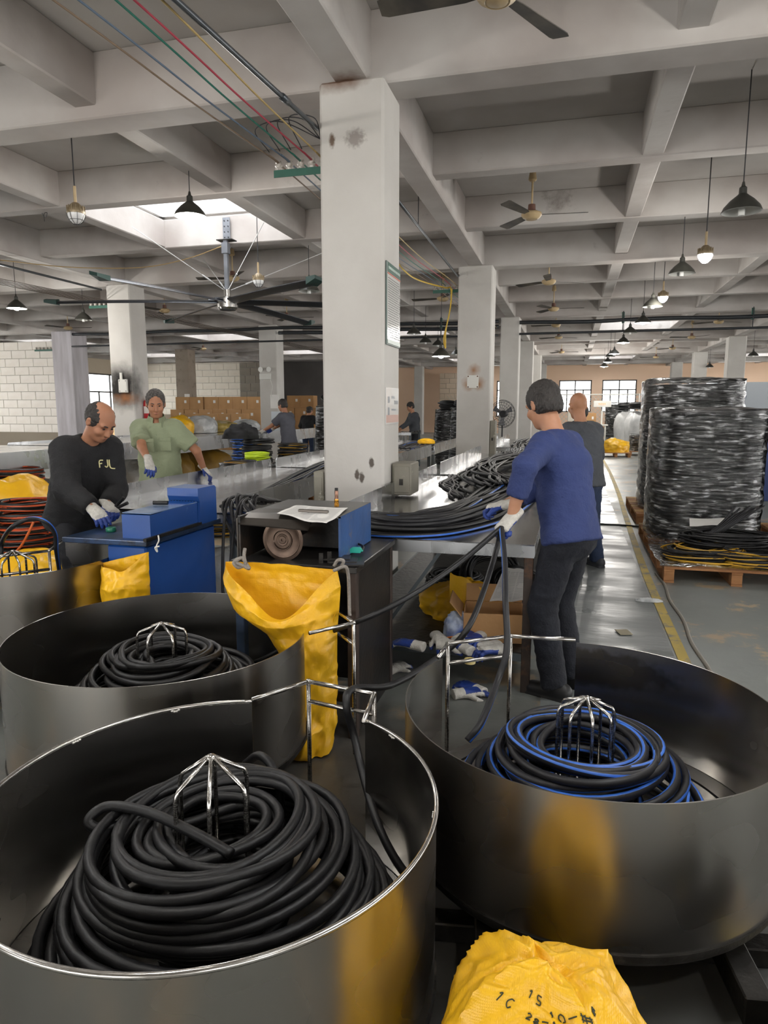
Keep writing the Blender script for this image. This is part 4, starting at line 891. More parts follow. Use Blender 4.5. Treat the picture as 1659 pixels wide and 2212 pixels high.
# ------------------------------------------------------------------ odds and ends under the right table
M_card = mat('cardboard', '#b98f62', .85, n2='#a67d52', nscale=3, namt=.6, bump=.1, bscale=40)
def carton(label, c, d, rz=0, closed=True, name='cardboard_box', group=None, m=None, tapes=True, lab=True, t=.006):
    o = empty(name, (c[0], c[1], c[2]), rz, label, 'box', group); x, y, z = d; mm = m or M_card
    if closed:
        MB().box((0, 0, z / 2), d, bev=.004).build('carton', mm, o)
        if tapes: MB().box((0, 0, z + .001), (.05, y + .002, .002)).build('tape', mat('packing_tape', '#b89b6c', .25), o)
    else:
        for s in (-1, 1):
            MB().box((s * x / 2, 0, z / 2), (t, y, z)).build('side', mm, o); MB().box((0, s * y / 2, z / 2), (x, t, z)).build('side', mm, o)
            R = Matrix.Rotation(-s * .9, 3, 'Y'); MB().box((s * (x / 2 + .05), 0, z + .02), (.11, y, t), rot=R).build('flap', mm, o)
        MB().box((0, 0, t / 2), (x, y, t)).build('bottom', mm, o); MB().box((0, y / 2 + .03, z + .05), (x, t, .11), rot=Matrix.Rotation(-.5, 3, 'X')).build('flap', mm, o)
    if lab and closed: MB().box((x * .22, -y / 2 - .001, z * .62), (x * .16, .002, z * .22)).build('label', M_paper, o)
    return o
carton('open cardboard box under the right work table', (-.40, 4.05, .226), (.34, .26, .17), .1, False)
sheet('printed sheet leaning in the open cardboard box', [(-.44, 4.17, .40), (-.22, 4.10, .44), (-.20, 4.16, .62), (-.36, 4.24, .60)], 8, 3, .01)
heap_bag('folded yellow bag draped under the right work table', (-.62, 4.42, .226), .30, .22, .22, 12, amp=.3, s=1.6, folds=4)
sheet('flat square flap of yellow woven plastic under the table', [P(970, 1312, Y=4.2), P(1000, 1320, Y=4.16), P(1052, 1275, Y=4.2), P(972, 1232, Y=4.26)], 10, 5, .03, M_yb, 'woven_flap', False)
heap_bag('small blue and white printed plastic bag under the table', (-.60, 3.98, .226), .085, .07, .15, 14, mat('blue_white_plastic', '#c6d2e4', .25, n2='#2c56b0', nscale=9, namt=1, bump=.3, bscale=30), amp=.25, s=2.5, name='plastic_bag', nu=48, nv=24)
cm = [MB().tube(coil_path((0, 0), [(.15 + .02 * (i % 3), .015 + .02 * (i // 3)) for i in range(14)], s, .015, .006, .03, 30, .02), .0095, 7).mesh('hose_coil', [M_rub, M_bstripe], True) for s in (1, 2)]
def coil_small(label, loc, rot=(0, 0, 0), i=0, sc=1, group=None, mats=None):
    o = bpy.data.objects.new('hose_coil', cm[i]); COL.objects.link(o); o.location = loc; o.rotation_euler = rot; o.scale = (sc,) * 3
    return tag(o, label, 'hose', group)
coil_small('coil of thin black hose standing under the right table behind the yellow flap', (-.48, 4.72, .42), (1.1, .2, 0), 0)
coil_small('coil of thin black hose beside the rusty table leg', (-.30, 4.55, .36), (.5, -.3, .8), 1, .95)
coil_small('flat coil of thin black hose deep under the right table', (-.80, 5.1, .23), (0, 0, 0), 1, 1.1)
gl = [make_glove(.35, 0), make_glove(.7, 1)]
spots = [((-.80, 3.70, .227), 2.9, 'blue and grey work glove at the left end of the table shelf'), ((-.64, 3.75, .227), .2, 'blue dipped work glove lying on the table shelf'), ((-.52, 3.72, .227), 2.4, 'blue dipped work glove lying on the table shelf'), ((-.42, 3.78, .227), .6, 'blue dipped work glove lying on the table shelf'), ((-.56, 3.82, .25), 1.2, 'blue dipped work glove lying on the table shelf'), ((-.34, 3.74, .23), 3.6, 'blue dipped work glove lying on the table shelf'), ((-.47, 3.86, .25), 4.4, 'blue dipped work glove lying on the table shelf'), ((-.70, 3.86, .23), 5.2, 'blue dipped work glove lying on the table shelf'), ((-.45, 3.70, .0), 2.6, 'grey and blue glove lying open on the floor under the shelf'), ((-.98, 3.88, .0), 1.1, 'white and blue glove on the floor beside the black machine'), ((-.52, 3.62, .004), .5, 'dark blue glove on the floor below the shelf edge')]
for i, (l, a, t) in enumerate(spots):
    g = gl[i] if i < 2 else gl[i % 2].copy()
    if i >= 2: COL.objects.link(g)
    g.location = l; g.rotation_euler = (0, 0, a); tag(g, t, 'glove', 'work gloves under the right table')
cut = empty('pipe_cutter', tuple(P(955, 1385, Z=.235)), .6, 'orange handled cutter lying on the table shelf', 'tool'); M_or = mat('orange_plastic', '#d9772a', .4)
MB().tube(spline([(0, 0, .01), (.05, .02, .01), (.09, .015, .01), (.09, -.02, .01), (.05, -.025, .01)], 30, True), .006, 7, closed=True).build('handle', M_or, cut, smooth=True); MB().box((-.04, -.005, .01), (.1, .015, .006), rz=.1).build('blade', M_tube, cut)
tag(MB().lathe([(.012, 0), (.03, 0), (.03, .022), (.012, .022), (.012, 0)], c=tuple(P(1015, 1432, Z=.226)), n=20).build('tape_roll', mat('yellow_tape', '#d8c060', .4, n2='#c9c9c4', nscale=60), smooth=AS), 'small yellow and white tape roll on the table shelf', 'tape')
# ------------------------------------------------------------------ people
M_skin = mat('skin', '#b5856a', .55, n2='#a3714f', nscale=14, namt=.5, spec=.4); M_skin2 = mat('tanned_skin', '#a8775c', .55, n2='#94634a', nscale=14, namt=.5, spec=.4)
for m_ in (M_skin, M_skin2):
    m_.node_tree.nodes['Principled BSDF'].inputs['Subsurface Weight'].default_value = .12; m_.node_tree.nodes['Principled BSDF'].inputs['Subsurface Radius'].default_value = (.01, .004, .002)
M_hair = mat('black_hair', '#221f1d', .6, n2='#3a3532', nscale=60, namt=.8, bump=.6, bscale=140, stretch=(1, 1, .3)); M_hairg = mat('greying_hair', '#2b2826', .65, n2='#6b6662', nscale=70, namt=.8, bump=.6, bscale=140)
M_lip = mat('lips', '#8a4f44', .5); M_eye = mat('dark_eye', '#1b1513', .3)
def cloth(name, c, c2=None, rough=.85, bump=.25): return mat(name, c, rough, n2=c2 or c, nscale=6, namt=.6, bump=bump, bscale=90, sheen=0)
def ik(a, b, l1, l2, hint):
    a = np.array(a, float); b = np.array(b, float); d = b - a; L = np.linalg.norm(d); u = d / L; L2 = min(L, (l1 + l2) * .995)
    x = (l1 * l1 - l2 * l2 + L2 * L2) / (2 * L2); h = math.sqrt(max(0, l1 * l1 - x * x)); hn = np.array(hint, float); hn = hn - u * (hn @ u); hn = U(hn)
    return a + u * x + hn * h, a + u * L2
def folds(A, s=1.0, seed=0, zs=1.0):
    def f(p):
        q = Vector((p[0] * 9 * s + seed, p[1] * 9 * s, p[2] * 13 * s * zs)); r = 1 - 2 * abs(mn.noise(q)); r2 = 1 - 2 * abs(mn.noise(q * 2.3 + Vector((4, 1, 2))))
        return A * (r * .6 + r2 * .3)
    return f
def person(label, pel, face, H=1.7, lean=0, side=0, head=(0, 0, 0), hands=None, feet=None, elbow=None, top=None, sleeve='long', legs=None, shoes=None, hair='short', skin=None, gloves=(True, True), res=.0065, res_c=.009, loose=.018, belly=0.0, collar=False, hem=-.06, curl=(.6, .6), hand_dir=None, hand_n=None, hairm=None, foot_dir=None, sleeve_end=.55, seed=0, facefx=True):
    k = H / 1.70; sk = skin or M_skin; z = np.array([0, 0, 1.0]); f = np.array([math.cos(face), math.sin(face), 0]); s = np.array([f[1], -f[0], 0])
    pel = np.array(pel, float); root = empty('person', (pel[0], pel[1], 0), 0, label, 'person'); O = np.array([pel[0], pel[1], 0])
    u = U(z * math.cos(lean) + f * math.sin(lean) + s * math.sin(side)); tf = U(f - u * (f @ u))
    waist = pel + u * .14 * k; chest = pel + u * .33 * k - tf * .012 * k; nb = pel + u * .515 * k; sh = [pel + u * .445 * k + s * q * .150 * k for q in (-1, 1)]   # left, right
    hy, hp, hr = head; hf0 = f * math.cos(hy) - s * math.sin(hy); hs = s * math.cos(hy) + f * math.sin(hy); hb = U(z * .75 + u * .25)
    hf = U(hf0 * math.cos(hp) - hb * math.sin(hp)); hs = U(hs + hb * hr); hu = U(np.cross(hs, hf)); hf = U(np.cross(hu, hs))
    hc = nb + U(u * .6 + hu * .5 + hf * .12) * .175 * k + hf * .03 * k
    R = np.array([hs, hf, hu])
    hands = hands or [None, None]; B = []; arms = []
    for q in (0, 1):
        sg = (-1, 1)[q]; t = hands[q] if hands[q] is not None else sh[q] + s * sg * .06 * k - z * .52 * k + f * .05
        eh = (elbow[q] if elbow and elbow[q] is not None else s * sg * .6 - z * .6 - f * .5); e, w = ik(sh[q], t, .285 * k, .25 * k, eh); arms.append((sh[q], e, w))
        B += [cap(sh[q], e, .046 * k, .040 * k, .03), cap(e, w, .041 * k, .027 * k, .015)]
    hips = [pel + s * q * .085 * k - u * .02 for q in (-1, 1)]; lg = []
    feet = feet or [pel * (1, 1, 0) + s * q * .1 for q in (-1, 1)]
    for q in (0, 1):
        an = np.array([feet[q][0], feet[q][1], .085 * k + (feet[q][2] if len(feet[q]) > 2 else 0)]); fd = (foot_dir[q] if foot_dir else f); kn, an = ik(hips[q], an, .42 * k, .41 * k, f * 1.0 + s * (-.1, .1)[q]); lg.append((hips[q], kn, an, U(fd)))
        B += [cap(hips[q], kn, .075 * k, .052 * k, .03), cap(kn, an, .05 * k, .034 * k, .015)]
    B += [ecap(pel - u * .02, waist, (.15 * k, .10 * k), (.135 * k, .095 * k), s, .05), ecap(waist, chest, (.135 * k, .095 * k), (.155 * k, .108 * k), s, .05), ecap(chest, pel + u * .43 * k, (.155 * k, .108 * k), (.13 * k, .085 * k), s, .05)]
    B += [ecap(sh[0], sh[1], (.055 * k, .05 * k), (.055 * k, .05 * k), u, .04), cap(nb - u * .05, hc - hu * .05 * k - hf * .02, .058 * k, .052 * k, .03)]
    c = lambda a, b, d: hc + (hs * a + hf * b + hu * d) * k
    B += [ell(c(0, -.012, .028), np.array([.076, .096, .094]) * k, R, .02), ell(c(0, .02, -.045), np.array([.06, .072, .075]) * k, R, .03), ell(c(0, .055, -.092), np.array([.032, .03, .026]) * k, R, .025)]
    if facefx:
        B += [cap(c(0, .082, .012), c(0, .104, -.032), .009 * k, .0135 * k, .012), ell(c(.011, .094, -.036), (.008 * k,) * 3, None, .008), ell(c(-.011, .094, -.036), (.008 * k,) * 3, None, .008), cap(c(-.045, .072, .024), c(.045, .072, .024), .012 * k, .012 * k, .016), ell(c(.04, .062, -.03), np.array([.026, .024, .024]) * k, R, .018), ell(c(-.04, .062, -.03), np.array([.026, .024, .024]) * k, R, .018),
              ell(c(.031, .094, .004), (.013 * k,) * 3, None, .012, sub=True), ell(c(-.031, .094, .004), (.013 * k,) * 3, None, .012, sub=True), ell(c(0, .086, -.064), np.array([.026, .012, .009]) * k, R, .008)]
    for q in (-1, 1): B += [ell(c(q * .078, -.012, -.005), np.array([.011, .02, .033]) * k, R, .006), ell(c(q * .088, -.004, -.003), np.array([.008, .009, .018]) * k, R, .005, sub=True)]
    if not gloves[0] or not gloves[1]:
        for q in (0, 1):
            if not gloves[q]:
                hd = hand_dir[q] if hand_dir and hand_dir[q] is not None else U(arms[q][2] - arms[q][1]); hn = hand_n[q] if hand_n and hand_n[q] is not None else -z * .2 + s * (-1, 1)[q] * -1
                B += hand_prims(arms[q][2], hd, hn, (1, -1)[q], curl[q], k)
    sdf_obj('body', B, res, sk, root, origin=O)
    # eyes, brows, lips
    if facefx:
        for q in (-1, 1):
            MB().sphere(tuple(c(q * .031, .0815, .004) - O), (.0085 * k, .0085 * k, .0055 * k), 8, 6).build('eye', M_eye, root, smooth=True)
            MB().tube([c(q * .014, .087, .023) - O, c(q * .032, .087, .029) - O, c(q * .05, .073, .024) - O], .0038 * k, 6).build('eyebrow', hairm or M_hair, root, smooth=True)
        MB().tube([c(-.024, .085, -.064) - O, c(0, .097, -.063) - O, c(.024, .085, -.064) - O], [.002, .0055, .002], 6).build('lips', M_lip, root, smooth=True)
    # hair
    hm = hairm or M_hair
    hd_ = lambda p: .004 * ridge(p, 45) + .003 * N3(p, 90)
    if hair == 'short':
        HP = [ell(c(0, -.018, .036), np.array([.084, .104, .098]) * k, R, .01), ell(c(0, -.045, -.02), np.array([.078, .07, .07]) * k, R, .02), ell(c(0, .112, -.045), np.array([.1, .085, .1]) * k, R, .012, sub=True), ell(c(0, -.02, -.118), np.array([.11, .12, .062]) * k, R, .01, sub=True)]
    elif hair == 'receding':
        HP = [ell(c(0, -.022, .032), np.array([.083, .1, .094]) * k, R, .01), ell(c(0, -.05, -.02), np.array([.076, .066, .068]) * k, R, .02), ell(c(0, .10, .035), np.array([.085, .1, .13]) * k, R, .012, sub=True), ell(c(0, -.02, -.118), np.array([.11, .12, .062]) * k, R, .01, sub=True)]
    elif hair == 'mature':
        HP = [ell(c(0, -.020, .034), np.array([.083, .102, .097]) * k, R, .01), ell(c(0, -.045, -.02), np.array([.078, .07, .07]) * k, R, .02), ell(c(0, .118, -.012), np.array([.098, .098, .112]) * k, R, .012, sub=True), ell(c(0, -.02, -.118), np.array([.11, .12, .062]) * k, R, .01, sub=True)]
    elif hair == 'fringe':
        HP = [ell(c(0, -.02, .024), np.array([.081, .1, .093]) * k, R, .01), ell(c(0, .10, .02), np.array([.06, .105, .2]) * k, R, .014, sub=True), ell(c(0, .02, .13), np.array([.055, .1, .052]) * k, R, .02, sub=True), ell(c(0, .11, -.04), np.array([.11, .085, .12]) * k, R, .012, sub=True), ell(c(0, -.02, -.118), np.array([.11, .12, .066]) * k, R, .01, sub=True)]
    elif hair == 'bun':
        HP = [ell(c(0, -.018, .034), np.array([.084, .104, .096]) * k, R, .01), ell(c(0, -.05, -.03), np.array([.08, .075, .08]) * k, R, .02), ell(c(0, -.125, .03), np.array([.045, .04, .045]) * k, R, .01), ell(c(0, .112, -.045), np.array([.1, .085, .1]) * k, R, .012, sub=True)]
    else: HP = None
    if HP: sdf_obj('hair', HP, res * .85, hm, root, hd_, origin=O)
    # shirt
    lo = loose * k; wp = pel + u * hem * k
    SP = [ecap(wp, waist, (.182 * k + lo, .128 * k + lo + belly), (.150 * k + lo, .107 * k + lo + belly), s, .05, fa=True), ecap(waist, chest, (.148 * k + lo, .105 * k + lo + belly), (.165 * k + lo, .116 * k + lo), s, .06), ecap(chest, pel + u * .43 * k, (.165 * k + lo, .116 * k + lo), (.13 * k + lo, .085 * k + lo), s, .05), ecap(sh[0], sh[1], (.055 * k + lo * .8, .055 * k + lo * .6), (.055 * k + lo * .8, .055 * k + lo * .6), u, .04)]
    for q in (0, 1):
        a, e, w = arms[q]
        if sleeve == 'long': SP += [cap(a, e, .058 * k + lo, .048 * k + lo, .04), cap(e, e + (w - e) * .93, .047 * k + lo, .034 * k + lo * .7, .02, fb=True)]
        elif sleeve == 'pushed': SP += [cap(a, e, .056 * k + lo * .7, .046 * k + lo * .6, .04), cap(e, e + (w - e) * .6, .046 * k + lo * .6, .044 * k + lo * .5, .02, fb=True)]
        else: SP += [cap(a, a + (e - a) * sleeve_end * 1.4, .058 * k + lo, .056 * k + lo * 1.2, .04, fb=True)]
    nk = nb + U(hc - nb) * .03
    SP += [cap(nb + u * .005 * k + tf * .012, nk + U(hc - nb) * .25, .062 * k, .085 * k, .012, sub=True)]
    so = sdf_obj('shirt', SP, res_c, top, root, folds(.0085, 1, seed), origin=O)
    if collar:
        sm = so.data; bv = BVHTree.FromPolygons([v.co for v in sm.vertices], [tuple(p.vertices) for p in sm.polygons])
        def onto(p, o=.004):
            h = bv.ray_cast(Vector(p - O + tf * .35), Vector(-tf)); return (np.array(h[0]) + tf * o) if h[0] is not None else p - O
        cb = MB(); ax = U(hc - nb); c0 = nb + ax * .045 * k - O; fx = U(tf - ax * (tf @ ax)); sx2 = np.cross(fx, ax)
        ring = lambda a, r, hgt: c0 + (fx * math.cos(a) + sx2 * math.sin(a)) * r * k + ax * hgt * k
        for a0, a1 in zip(np.linspace(.35, 2 * PI - .35, 21)[:-1], np.linspace(.35, 2 * PI - .35, 21)[1:]):
            cb.add([ring(a0, .082, -.035), ring(a1, .082, -.035), ring(a1, .068, .02), ring(a0, .068, .02)], [(0, 1, 2, 3)]); cb.add([ring(a0, .09, -.04), ring(a1, .09, -.04), ring(a1, .068, .02), ring(a0, .068, .02)], [(0, 1, 2, 3)])
        for q in (-1, 1):
            p = [ring(.35 * q, .068, .02), ring(1.2 * q, .07, .02), ring(1.3 * q, .094, -.042), onto(nb + s * q * (-1 if sx2 @ s < 0 else 1) * .055 * k - u * .045 * k, .008), ring(.35 * q, .086, -.03)]
            cb.add(p, [(0, 1, 2, 3, 4)]); cb.add([x - tf * .003 for x in p], [(4, 3, 2, 1, 0)])
        for q in ():
            p = [nb + tf * .075 * k + u * .005 + s * q * .004, nb + tf * .085 * k - u * .055 * k + s * q * .05 * k, nb + tf * .02 * k + s * q * .085 * k + u * .01, nb - tf * .055 * k + s * q * .055 * k + u * .03 * k, nb - tf * .035 * k + s * q * .05 * k + u * .055 * k, nb + tf * .03 * k + s * q * .062 * k + u * .04 * k]
            cb.add([x - O for x in p], [(0, 1, 2, 5), (5, 2, 3, 4)]); cb.add([x - O - tf * .004 - u * .003 for x in p], [(0, 5, 2, 1), (5, 4, 3, 2)])
        cb.build('collar', top, so, smooth=True)
        for q in (-1, 1):
            pc = onto(chest + u * .03 * k + s * q * .072 * k, .0); Rm = Matrix([list(s), list(-tf), list(u)]).transposed()
            MB().box(tuple(pc - u * .045 * k + tf * .002), (.10 * k, .012, .105 * k), rot=Rm, bev=.003).build('pocket', top, so); MB().box(tuple(pc + u * .01 * k + tf * .006), (.105 * k, .012, .035 * k), rot=Rm, bev=.003).build('pocket_flap', top, so)
        for i in range(5): MB().sphere(tuple(onto(chest + u * (.08 - .075 * i) * k, .002)), .006, 8, 5).build('button', mat('shirt_button', '#8d957a', .4), so)
    # trousers
    TP = [ecap(pel - u * .05 * k, waist - u * .06 * k, (.165 * k, .118 * k), (.15 * k, .108 * k), s, .04, fb=True)]
    for q in (0, 1):
        h, kn, an, fd = lg[q]
        TP += [cap(h, kn, .093 * k, .072 * k, .035), cap(kn, an - z * .02, .072 * k, .064 * k, .02, fb=True)]
    sdf_obj('trousers', TP, res_c, legs, root, folds(.011, .8, seed + 9, .8), origin=O)
    for q in (0, 1):
        h, kn, an, fd = lg[q]; sd = np.cross(fd, z); g = an * (1, 1, 0) + z * (an[2] - .085 * k)
        sdf_obj('shoe', [ecap(g - fd * .06 * k + z * .045 * k, g + fd * .13 * k + z * .034 * k, (.042 * k, .044 * k), (.046 * k, .033 * k), sd, .02), ecap(g - fd * .045 * k + z * .05 * k, an - fd * .0 + z * .0, (.04 * k, .045 * k), (.044 * k, .044 * k), sd, .02), ecap(g - fd * .075 * k + z * .004, g + fd * .16 * k + z * .004, (.044 * k, .016 * k), (.046 * k, .016 * k), sd, .01)], .009, shoes, root, origin=O)
    for q in (0, 1):
        if gloves[q]:
            hd = hand_dir[q] if hand_dir and hand_dir[q] is not None else U(arms[q][2] - arms[q][1]); hn = hand_n[q] if hand_n and hand_n[q] is not None else U(s * (1, -1)[q] - z * .3)
            sdf_obj('glove', hand_prims(arms[q][2], hd, hn, (1, -1)[q], curl[q], k, .3, .055, 1.16), .0052, [M_glw, M_glb], root, None, glove_mat(arms[q][2], hd, hn, k), origin=O)
    return root, dict(u=u, tf=tf, s=s, chest=chest, nb=nb, sh=sh, arms=arms, O=O, k=k, lo=lo, hc=hc, c=c, pel=pel)
M_black = cloth('black_sweatshirt', '#121214', '#1b1b1e'); M_blackt = cloth('black_trousers', '#1a1b1f', '#26272c')
M_green = cloth('olive_green_shirt', '#8a9377', '#7c8469'); M_navyT = cloth('navy_trousers', '#10131c', '#161a26'); M_blueS = cloth('blue_jersey', '#2c3a6b', '#25315c')
M_greyS = cloth('grey_tshirt', '#4c4f55', '#414449'); M_jean = cloth('dark_jeans', '#26344f', '#1d2a42'); M_dgrey = cloth('slate_grey_shirt', '#55565f', '#484952'); M_dkt = cloth('charcoal_trousers', '#2b2c31', '#222327')
M_shoe = mat('black_shoe', '#19191b', .5); M_shoe2 = mat('grey_shoe', '#3b3d42', .6)
rh = P(200, 1098, Y=3.60); lh = P(232, 1090, Y=3.80)
pm1, J1 = person('balding man in a black sweatshirt bent over the blue machine', (-3.25, 4.02, .90), math.radians(-24), 1.72, .46, .02, (.18, .62, .0), [lh, rh], [(-3.33, 4.15), (-3.30, 3.93)], None, M_black, 'long', M_blackt, M_shoe, 'fringe', M_skin2, (True, True), loose=.03, belly=.02, hand_dir=[U((.75, -.45, -.35)), U((.8, -.35, -.45))], hand_n=[U((.2, -.3, -.9)), U((-.1, .25, -.95))], curl=(.8, .45), seed=1, hem=-.12)
# letters on the chest
def letters(J, word, off_s, off_u, h, m, parent):
    sm = [c for c in parent.children if c.name.startswith('shirt')][0].data; bv = BVHTree.FromPolygons([v.co for v in sm.vertices], [tuple(p.vertices) for p in sm.polygons])
    def onto(p):
        h = bv.ray_cast(Vector(p + J['tf'] * .3), Vector(-J['tf'])); return np.array(h[0]) + J['tf'] * .002 if h[0] is not None else p
    b = MB(); G = {'F': [[(0, 0), (0, 1), (.6, 1)], [(0, .55), (.45, .55)]], 'J': [[(.55, 1), (.55, .25), (.3, 0), (.05, .15)]], 'L': [[(0, 1), (0, 0), (.55, 0)]]}; x = 0
    base = J['chest'] + J['u'] * off_u + J['tf'] * (.116 * J['k'] + J['lo'] + .012) - J['O']
    for ch in word:
        for st in G[ch]:
            b.tube([onto(base - J['s'] * (off_s + (x + a) * h) + J['u'] * c * h) for a, c in spline([(q[0], q[1], 0) for q in st], 4 * len(st))[:, :2]], .0042, 6)
        x += .85
    b.build('chest_letters', m, parent)
pm2, J2 = person('older man in an olive green short sleeved shirt behind the trough', (-3.83, 5.95, .92), math.radians(-62), 1.76, .12, .02, (.10, .30, .0), [P(440, 1012, X=-3.52), P(328, 1022, X=-3.52)], [(-3.95, 6.05), (-3.75, 5.85)], [U((.9, -.1, -.5)), U((-.9, -.4, -.5))], M_green, 'short', M_dkt, M_shoe, 'mature', M_skin2, (True, True), loose=.026, collar=True, hand_dir=[U((.75, -.1, -.65)), U((.5, -.55, -.68))], hand_n=[U((-.1, -.3, -.95)), U((-.3, -.1, -.95))], curl=(.5, .45), hairm=M_hairg, seed=3, hem=-.12)
lh3 = HAND + np.array([.02, .10, .06])
pm3, J3 = person('man in a blue long sleeved shirt pulling three hoses by hand', (.02, 3.83, .935), math.radians(155), 1.74, .26, .10, (-.40, .40, 0), [HAND + np.array([.045, .075, .045]), P(1092, 1090, Y=3.78)], [(-.03, 3.74), (.06, 3.93)], [U((-.2, -.6, -.3)), None], M_blueS, 'pushed', M_navyT, M_shoe, 'short', M_skin, (True, True), loose=.016, hand_dir=[U((-.5, -.55, -.6)), U((-.9, .2, -.2))], hand_n=[U((.35, .45, -.75)), U((0, 0, -1))], curl=(1.15, 1.0), seed=5, hem=-.075)
pm4, J4 = person('bald man in a grey shirt and jeans walking away along the table', (.15, 6.85, .91), math.radians(128), 1.73, .16, .0, (-.2, .15, 0), [(-.42, 7.12, 1.02), (.10, 7.3, 1.0)], [(.09, 6.66), (.31, 7.14)], None, M_greyS, 'pushed', M_jean, M_shoe2, 'none', M_skin, (True, True), loose=.024, seed=7, hem=-.08)
pm5, J5 = person('man in a slate grey shirt working at the rear trough', (-5.85, 14.0, .93), math.radians(165), 1.76, .14, 0, (0, .25, 0), [(-6.4, 13.9, 1.08), (-6.35, 14.25, 1.1)], None, None, M_dgrey, 'short', M_dkt, M_shoe, 'short', M_skin2, (True, True), res=.011, res_c=.014, seed=9, hem=-.12)
pm6, J6 = person('woman in a black top and jeans sorting beside the cartons', (-7.35, 19.0, .86), math.radians(95), 1.62, .18, 0, (-.4, .4, 0), [(-7.55, 19.35, 1.0), (-7.1, 19.35, 1.0)], None, None, M_black, 'long', M_jean, M_shoe, 'bun', M_skin, (False, False), res=.012, res_c=.015, seed=11)
pm7, J7 = person('distant man in a grey jacket at the table beyond the middle column', (-4.15, 18.9, .92), math.radians(215), 1.72, .1, 0, (0, .4, 0), [(-4.5, 18.7, 1.0), (-4.6, 18.95, 1.0)], None, None, M_greyS, 'long', M_dkt, M_shoe, 'short', M_skin, (False, False), res=.012, res_c=.016, seed=13)
pm8, J8 = person('person with dark tied hair half hidden behind the bald man', (.22, 12.6, .85), math.radians(100), 1.62, .1, 0, (-.3, .3, 0), [(.05, 12.95, 1.0), (.4, 12.95, 1.0)], None, None, M_greyS, 'long', M_dkt, M_shoe, 'bun', M_skin, (False, False), res=.012, res_c=.016, seed=15)
M_let = mat('pale_yellow_print', '#d7cf9a', .7)
letters(J1, 'FJL', .02, .06, .042, M_let, pm1)
# hose pieces held over the blue machine
for i, (px, py, a, t) in enumerate(((262, 1080, .9, 'upper'), (268, 1090, .5, 'lower'))):
    q = P(px, py, Y=3.80); d = np.array([math.cos(a), 0, math.sin(a) * .8]); tag(MB().cyl(q - d * .075, q + d * .03, .0105, n=12).build('hose_offcut', M_rub, smooth=AS), t + ' black hose piece held over the blue machine', 'hose piece')
# ------------------------------------------------------------------ under the ceiling
M_cream = mat('aged_cream_enamel', '#b7a17c', .45, n2='#9a8563', nscale=12, namt=.6); M_fblade = mat('dusty_fan_blade', '#2e2c2b', .6, n2='#6f675a', nscale=4, namt=.6); M_brown = mat('brown_bracket', '#5b3b2e', .6)
M_wire = mat('black_wire', '#26262a', .6)
def make_fan():
    f = empty('ceiling_fan', (0, 0, 0), 0, 'x', 'fan', 'ceiling fans')
    MB().cyl((0, 0, .10), (0, 0, .50), .012, n=8).build('rod', M_cream, f, smooth=AS)
    MB().lathe([(.0, .50), (.035, .50), (.04, .47), (.05, .40), (.03, .38), (0, .38)][::-1], n=16).build('canopy', M_cream, f, smooth=AS)
    MB().tube([(-.02, 0, .62), (0, 0, .56), (0, 0, .50), (0, 0, .56), (.02, 0, .62)], .006, 5).build('hook', M_wire, f)
    MB().cyl((0, 0, .035), (0, 0, .12), .048, .042, 14).build('collar', M_brown, f, smooth=AS)
    MB().lathe([(0, -.055), (.05, -.055), (.065, -.048), (.07, -.052), (.105, -.03), (.125, 0), (.12, .02), (.08, .04), (0, .045)], n=24).build('motor', M_cream, f, smooth=AS)
    for k in range(3):
        a = 2 * PI * k / 3; R = Matrix.Rotation(a, 3, 'Z'); b = MB(); T = Matrix.Rotation(.2, 3, 'X')
        pts = [(.11, -.03), (.18, -.045), (.62, -.065), (.66, -.05), (.66, .06), (.63, .07), (.18, .05), (.11, .03)]
        for zz in (0, .004): pass
        v = [R @ (T @ Vector((x, y, .0))) for x, y in pts] + [R @ (T @ Vector((x, y, .005))) for x, y in pts]; n = len(pts)
        b.add(v, [tuple(range(n)), tuple(range(n, 2 * n))] + [(i, (i + 1) % n, n + (i + 1) % n, n + i) for i in range(n)]); b.build('blade', M_fblade, f)
    return f
fan0 = make_fan(); first = True
FANS = [(-.55, 9.0, 3.88, .1, 'cream hub ceiling fan hanging to the right of the middle column'), (-.47, 4.15, 3.80, 1.05, 'ceiling fan cut off by the top edge of the picture'), (-.46, 12.9, 3.75, 2.6, 'ceiling fan just beyond the second cross beam on the right'), (-.46, 16.4, 3.75, .05, 'ceiling fan above the black pipes beside the second column'), (-.48, 19.9, 3.78, 1.0, 'ceiling fan behind the black pipe near the third column'), (-.46, 23.0, 3.75, .6, 'small distant ceiling fan above the far column row'), (-.45, 29, 3.75, .2, 'tiny far ceiling fan over the walkway'), (3.57, 19.9, 3.75, .5, 'ceiling fan high on the right above the pipes'), (3.56, 24.0, 3.75, 1.2, 'right ceiling fan above the wrapped stacks'), (3.55, 28.2, 3.75, .3, 'farther right ceiling fan before the right columns'), (3.5, 33, 3.75, .9, 'farthest right ceiling fan'), (-8.85, 14.2, 3.72, .2, 'ceiling fan behind the burnt column'), (-6.72, 16.1, 3.72, .15, 'ceiling fan between the big fan blades and the column'), (-13.5, 16.8, 3.75, .2, 'ceiling fan near the white block wall'), (-2.58, 14.3, 3.75, .9, 'ceiling fan behind the hanging yellow cable'), (-13.4, 24, 3.75, .4, 'small fan over the cartons'), (-5.9, 11.7, 3.85, 1.2, 'ceiling fan hidden behind the hub of the big fan')]
for (x, y, z, r, l) in FANS:
    f = fan0 if first else copy_tree(fan0); first = False
    f.location = (x, y, z); f.rotation_euler = (0, 0, r); f['label'] = l
